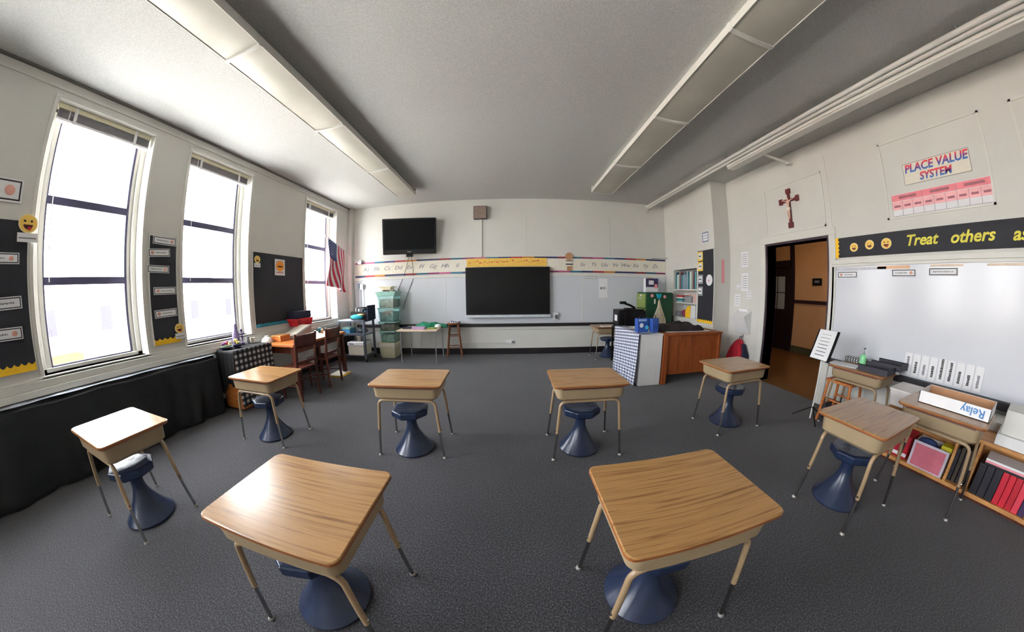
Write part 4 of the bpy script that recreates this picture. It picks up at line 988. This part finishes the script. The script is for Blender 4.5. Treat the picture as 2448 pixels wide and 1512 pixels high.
MB().box(-.03, .05, -.65, -.53, 0, 3.2).box(-.03, .05, .53, .62, 0, 2.2).box(-.03, .05, -.56, .56, 2.04, 2.2).build('frame', DKW, dr_)
lf = MB(); lf.box(0, .04, -.53, .53, 0, 1.0); lf.box(0, .04, -.53, .53, 1.82, 2.04); lf.box(0, .04, -.53, -.36, 1.0, 1.82); lf.box(0, .04, .40, .53, 1.0, 1.82); lf.box(.01, .03, -.38, .4, 1.40, 1.42)
for k in (-.12, .13): lf.box(.01, .03, k-.01, k+.01, 1.0, 1.82)
lf.build('door_leaf', DKW, dr_)
MB().box(.015, .02, -.36, .4, 1.0, 1.82).build('door_glass', mat('frosted_pane', (176, 184, 186), .3), dr_)
struct(MB().box(HX-.005, HX, 4.65, 5.75, 2.2, 3.2), 'wall_hall_transom', TAN)
t = thing('hall_sign', 'small dark square sign on the hallway wall', 'sign', (HX, 3.93, 1.67), -PI/2)
MB().box(-.12, .12, -.02, 0, -.08, .08).build('plate', BLACKPL, t, bevel=.003); MB().box(-.06, .06, -.023, -.02, -.02, .03).build('lettering', GREYINK, t)
t = thing('added_hall_light', 'unseen ceiling lamp added to light the hallway beyond the doorway', 'ceiling light', (5.4, 3.6, 3.2))  # lamp out of view, added to light the hallway
MB().box(-.15, .15, -.6, .6, -.06, 0).build('housing', TRIM, t)
MB().box(-.14, .14, -.58, .58, -.08, -.06).build('diffuser', emat('lit_hall_lens', (255, 226, 190), 5), t)

# ------------------------------------------------------------------ right wall
# crucifix
loc, rz = wl('right', 2.665, 2.59, .002)
t = thing('crucifix', 'dark red wooden crucifix with a pale figure above the doorway', 'crucifix', loc, rz)
mb = MB(); mb.box(-.022, .022, -.022, 0, -.27, .26); mb.box(-.15, .15, -.022, 0, .085, .13)
mb.box(-.04, .04, -.026, 0, .20, .275); mb.box(-.17, -.11, -.026, 0, .065, .15); mb.box(.11, .17, -.026, 0, .065, .15); mb.box(-.04, .04, -.026, 0, -.29, -.21)
mb.build('cross', CRUX, t, bevel=.006)
fg = bpy.data.meshes.new('figure')
V_ = [(0, -.045, -.02), (0, -.045, .03), (0, -.045, .08), (0, -.05, .105), (.005, -.055, .13), (-.05, -.04, .10), (-.12, -.035, .125), (.05, -.04, .10), (.12, -.035, .125), (-.014, -.05, -.08), (-.006, -.04, -.17), (.016, -.05, -.08), (.006, -.04, -.17)]
E_ = [(0, 1), (1, 2), (2, 3), (3, 4), (2, 5), (5, 6), (2, 7), (7, 8), (0, 9), (9, 10), (0, 11), (11, 12)]
rr_ = [.02, .018, .02, .009, .019, .009, .006, .009, .006, .011, .008, .011, .008]
fg.from_pydata(V_, E_, []); fg.materials.append(FIGURE)
fo = bpy.data.objects.new('figure', fg); C.objects.link(fo); fo.parent = t
sk = fo.modifiers.new('skin', 'SKIN')
for k, vv in enumerate(fg.skin_vertices[0].data): vv.radius = (rr_[k], rr_[k]*.8)
fg.skin_vertices[0].data[0].use_root = True
fo.modifiers.new('sub', 'SUBSURF').levels = 2; fo.modifiers['sub'].render_levels = 2
MB().box(-.026, .026, -.065, -.03, -.045, .0).build('loincloth', CREAM, t, bevel=.008)
# place value poster and chart
RB = []
def gradmat(name, c1, c2, z0, z1):
    m, nt, b = nodes(name); tc = nt.nodes.new('ShaderNodeTexCoord'); sp = nt.nodes.new('ShaderNodeSeparateXYZ'); nt.links.new(tc.outputs['Object'], sp.inputs[0])
    mr = nt.nodes.new('ShaderNodeMapRange'); mr.inputs['From Min'].default_value = z0; mr.inputs['From Max'].default_value = z1
    nt.links.new(sp.outputs['Z'], mr.inputs['Value'])
    r = nt.nodes.new('ShaderNodeValToRGB'); r.color_ramp.elements[0].color = lin(c1); r.color_ramp.elements[1].color = lin(c2)
    e = r.color_ramp.elements.new(.45); e.color = lin((90, 50, 130))
    nt.links.new(mr.outputs['Result'], r.inputs['Fac']); nt.links.new(r.outputs['Color'], b.inputs['Base Color']); b.inputs['Roughness'].default_value = .6
    return m
loc, rz = wl('right', .822, 2.617, .004)
t = thing('place_value_sign', 'poster reading PLACE VALUE SYSTEM in red to blue capitals', 'poster', loc, rz)
MB().box(-.32, .32, -.004, 0, -.108, .108).build('paper', CREAM, t)
MB().box(-.32, .32, -.005, -.004, .104, .108).box(-.32, .32, -.005, -.004, -.108, -.104).box(-.32, -.316, -.005, -.004, -.108, .108).box(.316, .32, -.005, -.004, -.108, .108).build('border', GREYINK, t)
text('PLACE VALUE', .115, gradmat('red_blue_print_top', (30, 110, 190), (214, 50, 60), .012, .085), t, 'lettering', (0, -.006, .048), shear=.15, bold=.003, sx=.86)
text('SYSTEM', .105, gradmat('red_blue_print_low', (30, 120, 200), (214, 50, 60), -.088, -.022), t, 'lettering', (-.01, -.006, -.052), shear=.15, bold=.003, sx=.86)
loc, rz = wl('right', .825, 2.322, .004)
t = thing('place_value_chart', 'pink place value chart below the capital-letter poster', 'chart', loc, rz)
MB().box(-.48, .48, -.004, 0, -.115, .115).build('paper', PAPER, t)
MB().box(-.475, .475, -.006, -.004, .045, .11).build('heading_band', mat('rose_band', (226, 130, 140), .7), t); MB().box(-.475, .475, -.006, -.004, -.045, .04).build('column_band', mat('light_rose_band', (236, 176, 180), .7), t)
mb = MB()
for k in range(10): x = -.475+.95*k/9; mb.box(x-.0015, x+.0015, -.007, -.004, -.11, .04 if k % 3 else .11)
mb.box(-.475, .475, -.007, -.004, -.112, -.108); mb.build('grid_line', GREYINK, t)
mb = MB()
for k in range(3): mb.box(-.40+.316*k, -.22+.316*k, -.008, -.006, .065, .09)
for k in range(9): mb.box(-.455+.1055*k, -.39+.1055*k, -.008, -.006, -.02, .0)
mb.build('writing', mat('brown_rose_ink', (150, 90, 100), .6), t)
# black slogan banner
loc, rz = wl('right', .45, 1.945, .004)
t = thing('slogan_banner', 'black banner with yellow cursive Treat others as lettering above the right whiteboard', 'banner', loc, rz)
MB().box(-1.53, 2.6, -.008, 0, -.115, .118).build('paper', BLACKPAPER, t)
mb = MB(); scallop(mb, -.12, .12, -1.565, -1.51, 5, vert=True); mb.build('scalloped_border', YELLOW, t)
YT = mat('yellow_letter', (216, 206, 70), .6)
# local x = -(Y - .45)
for s, y0, w, z in (('Treat', 1.175, .31, .005), ('others', .755, .385, -.0), ('as', .235, .13, -.01), ('you would like', -.1, .9, 0)):
    o = text(s, .15, YT, t, 'lettering', (0, 0, 0), shear=.28, bold=.0035, ext=.003, ax='LEFT')
    xs = [v.co.x for v in o.data.vertices]; k = w/(max(xs)-min(xs)); zc = [v.co.z for v in o.data.vertices]
    o.data.transform(Matrix.Translation((-(y0-.45), -.011, z)) @ Matrix.Scale(k, 4, (1, 0, 0)) @ Matrix.Translation((-min(xs), 0, 0)))
emoji('right', 1.774, 1.937, .05, 'round smiley on the black banner, nearest the doorway', 'smile', off=.016)
emoji('right', 1.586, 1.95, .052, 'laughing round face, middle of the three on the black banner', 'laugh', off=.016)
emoji('right', 1.396, 1.946, .057, 'round face with red tongue on the black banner, nearest the lettering', 'tongue', off=.016)
# right whiteboard
t = thing('whiteboard', 'glossy whiteboard on the right wall below the black slogan banner', 'whiteboard', (XR, 0, .62), -PI/2)
# local x = -Y
MB().box(-2.03, .0, -.018, -.001, 0, 1.10).box(.008, 3.0, -.018, -.001, 0, 1.10).build('board_surface', mat('glossy_whiteboard_enamel', (212, 215, 222), .2, var=.01, scale=2), t)
MB().box(-2.06, 3.0, -.05, 0, 1.13, 1.18).box(-2.06, 3.0, -.035, 0, 1.10, 1.13).box(-2.06, -2.03, -.03, 0, 0, 1.15).box(-.002, .01, -.022, 0, 0, 1.1).build('frame', TRIM, t, bevel=.003)
MB().box(-2.03, 3.0, -.085, -.0, -.065, -.0).build('chalk_rail', mat('black_rail', (26, 20, 26), .5), t, bevel=.004)
MB().box(-2.03, -1.4, -.021, -.018, 1.055, 1.085).build('label_strip', mat('grey_strip', (200, 200, 205), .6), t)
MB().box(-1.5, -1.15, -.021, -.018, 1.06, 1.09).build('label_strip', mat('orange_pink_strip', (222, 176, 140), .6), t)
for x in (-.95, -.45, .1, .6): MB().box(x, x+.3, -.021, -.018, 1.07, 1.092).build('label_strip', mat('faded_strip', (214, 196, 176), .6), t)
card('right', 1.86, 1.625, .25, .075, 'black-framed white label on the right whiteboard, nearest the doorway', face='l', off=.022)
card('right', 1.215, 1.635, .25, .075, 'black-framed white label on the right whiteboard, middle of three', face='r', off=.022)
card('right', .83, 1.643, .27, .075, 'white label with two dark dots on the right whiteboard, farthest from the doorway', off=.022)
G = 'white strips with sideways writing along the whiteboard rail'
pos = ['nearest the mesh trays', 'second from the mesh trays', 'third from the mesh trays', 'fourth from the mesh trays', 'fifth, in the middle of the row', 'fourth from the far end', 'third from the far end', 'second from the far end', 'farthest from the mesh trays']
for k in range(9):
    y = 1.085-.083*k
    t = thing('word_strip', 'white strip with sideways writing on the whiteboard rail, '+pos[k], 'card', (XR-.022, y, .64), -PI/2, G)
    MB().box(-.036, .036, -.004, 0, .0, .215).build('paper', PAPER, t)
    mb = MB(); rnd = random.Random(k); z = .03
    while z < .03+.06+.1*rnd.random()+.03:
        h = rnd.uniform(.008, .014); mb.box(-.010-rnd.uniform(0, .006), .010, -.0055, -.004, z, z+h); z += h+.003
    mb.build('writing', GREYINK if k in (0, 2, 8) else INK, t)
# music stand with paper
t = thing('music_stand', 'black stand holding a white paper at a slant beside the doorway', 'stand', (3.30, 1.79, 0), R(-100))
MB().cyl((0, 0, .02), (0, 0, .72), .009, n=8).build('post', WHITEPL, t)
for a in (90, 210, 330): MB().cyl((0, 0, .16), (.21*math.cos(R(a)), .21*math.sin(R(a)), .01), .007, n=6).build('leg', BLACKPL, t)
pl = MB().yz([(-.04, -.005), (-.03, -.01), (.10, .30), (.09, .305)], -.14, .14).build('plate', BLACKPL, t, loc=(0, -.02, .70))
MB().yz([(-.045, .0), (-.043, -.002), (.086, .303), (.084, .305)], -.115, .115).build('paper', PAPER, pl)
mb = MB()
for k in range(7):
    q = .04+.036*k; y = -.0455+q*.43; z = q*1.0; mb.add([(-.07, y-.002, z), (.06, y-.002, z), (.06, y+.003, z+.008), (-.07, y+.003, z+.008)], [(0, 1, 2, 3)])
mb.build('writing', GREYINK, pl)
# wooden stool under the tray desk
t = thing('wooden_stool', 'light orange wooden stool frame tucked behind the black stand', 'stool', (3.56, 1.6, 0))
for sx in (-.13, .13):
    for sy in (-.13, .13): MB().tube([(sx*1.25, sy*1.25, 0), (sx, sy, .46)], .016, 8).build('leg', ORANGE_W, t, smooth=True)
MB().prism(rrect(.16, .16, .03), .46, .485).build('seat', ORANGE_W, t, bevel=.004)
for sy in (-.14, .14): MB().cyl((-.14, sy, .2), (.14, sy, .2), .01).build('rung', ORANGE_W, t)
for sx in (-.14, .14): MB().cyl((sx, -.14, .26), (sx, .14, .26), .01).build('rung', ORANGE_W, t)
# on the tray desk
zd = .6562
tag(MB().box(-.10, .10, -.15, .15, 0, .004).build('paper_sheet', PAPER, None), 'white paper on the desk between the stand and the mesh trays', 'paper', None, (3.52, 1.62, zd), R(8))
t = thing('patterned_border', 'black and white houndstooth trimmer roll behind the green bottle', 'trimmer', (3.78, 1.63, zd), R(4))
MB().box(-.03, .03, -.15, .10, 0, .055).build('roll', gingham('houndstooth', (24, 22, 30), (120, 120, 126), (236, 236, 236), .03, 'Y', 'Z', 1.0), t, bevel=.004)
t = thing('spray_bottle', 'green bottle with a pump top on the tray desk', 'bottle', (3.70, 1.50, zd))
MB().lathe([(.034, 0), (.036, .01), (.036, .085), (.03, .105), (.014, .12)], 20).build('bottle_body', mat('mint_green_plastic', (140, 220, 160), .3), t, smooth=True)
MB().lathe([(.013, .12), (.013, .14), (.005, .145), (.005, .175)], 14).build('neck', GREYPL, t, smooth=True)
MB().box(-.006, .03, -.008, .008, .172, .186).build('nozzle', GREYM, t, bevel=.002)
def tray(label, x, y, z, rz):
    t = thing('mesh_tray', label, 'tray', (x, y, z), rz)
    MS = mat('dark_mesh', (52, 50, 60), .5, .3)
    MB().box(-.155, .155, -.11, .11, 0, .004).box(-.155, .155, -.112, -.108, 0, .06).box(-.155, .155, .108, .112, 0, .06).box(-.157, -.153, -.112, .112, 0, .06).build('mesh', MS, t)
    MB().cyl((-.155, -.11, .06), (.155, -.11, .06), .004, n=6).cyl((-.155, .11, .06), (.155, .11, .06), .004, n=6).cyl((-.155, -.11, .06), (-.155, .11, .06), .004, n=6).cyl((-.155, -.11, .03), (-.155, -.11, .06), .004, n=6).build('rim', BLACKPL, t)
    return t
tray('dark mesh letter tray on the front of the tray desk', 3.55, 1.28, zd, PI/2)
tray('dark mesh letter tray behind the first, against the whiteboard', 3.76, 1.23, zd+.03, PI/2)
tag(MB().box(-.14, .14, -.10, .10, 0, .024).build('paper_stack', GREYPL, None), 'stack of grey papers under the rear mesh tray', 'papers', None, (3.77, 1.23, zd), PI/2)
# open white box on desk
t = thing('open_box', 'open white cardboard box with blue upside-down handwriting', 'box', (3.04, .43, zd), PI/2)
mb = MB(); w_, d_2 = .245, .15
mb.box(-w_, w_, -d_2, -d_2+.004, 0, .085); mb.box(-w_, -w_+.004, -d_2, d_2, 0, .085); mb.box(w_-.004, w_, -d_2, d_2, 0, .085); mb.box(-w_, w_, -d_2, d_2, 0, .004)
# local +y is world -x (towards the aisle)
mb.box(-w_, w_, d_2-.004, d_2, 0, .085)
mb.build('box_body', [PAPER], t)
MB().box(-w_+.005, w_-.005, -d_2+.004, -d_2+.007, .004, .083).box(-w_+.005, w_-.005, -d_2+.008, d_2-.006, .004, .007).build('lining', CARD, t)
o = text('Relay', .075, mat('blue_marker', (70, 130, 190), .6), t, 'handwriting', (0, 0, 0), bold=.0006, rot=PI)
o.data.transform(Matrix.Translation((-.13, d_2+.003, .045)) @ Matrix.Rotation(PI, 4, 'Z'))
# clear tub behind
t = thing('clear_tub', 'cloudy clear plastic tub between the tray desk and the open box', 'tub', (3.30, .88, .50))
MB().loft([[(x, y, 0) for x, y in rrect(.15, .085, .02)], [(x, y, .13) for x, y in rrect(.17, .1, .02)]]).build('tub', mat('cloudy_plastic', (206, 200, 196), .35, var=.12, scale=7), t, smooth=True)
MB().prism(rrect(.18, .105, .02), .13, .145).build('lid', mat('cloudy_plastic', (206, 200, 196), .35), t, bevel=.003)
# low bookshelf
t = thing('low_bookshelf', 'low golden wood bookshelf along the right wall', 'bookshelf', (3.2, 0, 0))
Y0, Y1 = -1.6, 1.0
MB().box(0, .34, Y0, Y1, .03, .06).build('bottom_board', SHELF_W, t, bevel=.003)
MB().box(0, .34, Y0, Y1, .43, .455).build('top_board', SHELF_W, t, bevel=.003)
MB().box(.03, .32, Y0, Y1, 0, .03).build('plinth', DARK_W, t)
MB().box(.325, .34, Y0, Y1, .06, .43).build('back_panel', SHELF_W, t)
for yy in (-1.6, -.95, -.35, .2, .365, .98): MB().box(0, .33, yy-.01, yy+.012, .06, .43).build('divider', SHELF_W, t)
t = thing('pink_bin', 'pink-fronted clear bin in the low bookshelf', 'bin', (3.21, .54, .061))
MB().box(.0, .26, -.14, .14, 0, .006).box(.25, .26, -.14, .14, 0, .19).box(0, .26, -.143, -.137, 0, .2).box(0, .26, .137, .143, 0, .2).build('tub', WHITEPL, t)
MB().box(-.004, .004, -.145, .145, 0, .215).build('rim', mat('pale_lilac_plastic', (210, 200, 214), .4), t)
MB().box(-.008, -.003, -.125, .125, .012, .195).build('front_sheet', mat('rose_sheet', (206, 110, 128), .6, var=.06), t)
tag(MB().sph((0, 0, .06), .10, .1, .07).build('blue_cloth', mat('denim_blue_fabric', (60, 84, 140), .8, var=.3), None, smooth=True), 'bundled blue cloth in the pink-fronted bin', 'cloth', None, (3.34, .60, .15))
tag(MB().box(-.03, .09, -.05, .04, 0, .05).build('yellow_toy', mat('lemon_plastic', (220, 210, 40), .5), None, bevel=.008), 'yellow block beside the blue cloth', 'toy', None, (3.3, .44, .24))
t = thing('red_bin', 'red box in the low bookshelf compartment behind the near-row desk', 'box', (3.24, .83, .061))
MB().box(0, .24, -.11, .13, 0, .2).build('box_body', REDCL, t, bevel=.004); MB().box(-.004, .002, -.11, .13, .02, .05).build('label_strip', PAPER, t)
bk = [(30, 34, 44), (60, 50, 40), (36, 30, 34), (50, 44, 40)]
for k in range(4):
    tag(MB().box(0, .2, -.015, .015, 0, .26+.02*(k % 2)).build('binder', mat('dark_binder_%s' % 'abcd'[k], bk[k], .5), None, bevel=.003), 'dark binder in the narrow compartment of the low bookshelf', 'binder', 'dark binders in the narrow compartment', (3.25, .345-.035*k, .061))
rc = [(28, 26, 34), (36, 34, 42), (30, 28, 38), (190, 26, 48), (204, 30, 52), (180, 24, 44), (214, 60, 80), (60, 40, 80)]
y = .17
for k in range(8):
    w = .055 if k < 3 else .045; tag(MB().box(0, .22, -w/2, w/2, 0, .235).build('book', mat('schoolbook_%s' % 'abcdefgh'[k], rc[k], .5), None, bevel=.003),
        ('black' if k < 3 else 'red' if k < 7 else 'purple')+' upright schoolbook in the last compartment of the low bookshelf', 'book', ('black' if k < 3 else 'red' if k < 7 else 'purple')+' schoolbooks in the last compartment', (3.22, y-w/2, .061)); y -= w+.003
for k in range(3):
    tag(MB().box(0, .2, -.2, .2, 0, .015).build('book', [INK, PINK, PAPER][k], None, bevel=.002), ['black', 'pink', 'white'][k]+' book lying flat across the upright schoolbooks', 'book', None, (3.22, -.06, .298+.0155*k))
# white heater cover behind the shelf
t = thing('heater_cover', 'long white heater cover between the low bookshelf and the whiteboard', 'heater cover', (3.56, 0, 0))
MB().box(0, .34, -3.0, .98, .0, .50).build('casing', TRIM, t, bevel=.004)
MB().box(-.015, .345, -3.0, .99, .50, .525).build('top_panel', TRIM, t, bevel=.004)
MB().box(-.006, 0, -2.9, .9, .3, .31).build('seam', GREYPL, t)
tag(MB().box(-.16, .16, -.6, .1, 0, .075).build('white_box', WHITEPL, None, bevel=.004), 'flat plain white box lying on the low bookshelf past the open box', 'box', None, (3.375, .03, .456))
tag(MB().box(-.13, .16, -.6, .1, 0, .165).build('white_box', TRIM, None, bevel=.004), 'taller plain white box stacked on the flat white box at the right edge', 'box', None, (3.375, .01, .532))

# ------------------------------------------------------------------ light and camera
w = bpy.data.worlds.new('overcast_sky'); bpy.context.scene.world = w; w.use_nodes = True
bg = w.node_tree.nodes['Background']; bg.inputs['Color'].default_value = (.93, .96, 1, 1); bg.inputs['Strength'].default_value = 14

sn = bpy.data.lights.new('sun', 'SUN'); sn.energy = 40; sn.angle = R(3); sn.color = (1, .95, .88)
so = bpy.data.objects.new('sun', sn); C.objects.link(so); so.rotation_euler = Vector((-.62, .25, -.74)).to_track_quat('-Z', 'Y').to_euler()

cam = bpy.data.cameras.new('camera'); co = bpy.data.objects.new('camera', cam); C.objects.link(co)
cam.type = 'PANO'; cam.panorama_type = 'FISHEYE_LENS_POLYNOMIAL'; cam.sensor_width = 36; cam.sensor_fit = 'HORIZONTAL'
cam.fisheye_fov = 4.2
k1, k3, k4 = 1.92479449, -.6603769, .26548518
cam.fisheye_polynomial_k0 = 0
cam.fisheye_polynomial_k1 = -k1/18
cam.fisheye_polynomial_k2 = 0
cam.fisheye_polynomial_k3 = -k3/18**3
cam.fisheye_polynomial_k4 = -k4/18**4
yaw, pit, rol = -.004095, -.09396944, .01098967
Rr = Matrix(((math.cos(rol), 0, math.sin(rol)), (0, 1, 0), (-math.sin(rol), 0, math.cos(rol))))
Rp = Matrix(((1, 0, 0), (0, math.cos(pit), -math.sin(pit)), (0, math.sin(pit), math.cos(pit))))
Ry = Matrix(((math.cos(yaw), -math.sin(yaw), 0), (math.sin(yaw), math.cos(yaw), 0), (0, 0, 1)))
M = Ry @ Rp @ Rr
cx_, cy_, cz_ = M @ Vector((1, 0, 0)), M @ Vector((0, 0, 1)), -(M @ Vector((0, 1, 0)))
mw = Matrix(((cx_.x, cy_.x, cz_.x, 0), (cx_.y, cy_.y, cz_.y, 0), (cx_.z, cy_.z, cz_.z, 1.364), (0, 0, 0, 1)))
co.matrix_world = mw
sc = bpy.context.scene
sc.camera = co
sc.view_settings.view_transform = 'Standard'; sc.view_settings.look = 'None'; sc.view_settings.gamma = 1; sc.view_settings.exposure = 1.15
sc.cycles.max_bounces = 12; sc.cycles.diffuse_bounces = 8; sc.cycles.glossy_bounces = 4; sc.cycles.transparent_max_bounces = 16
sc.cycles.sample_clamp_indirect = 6
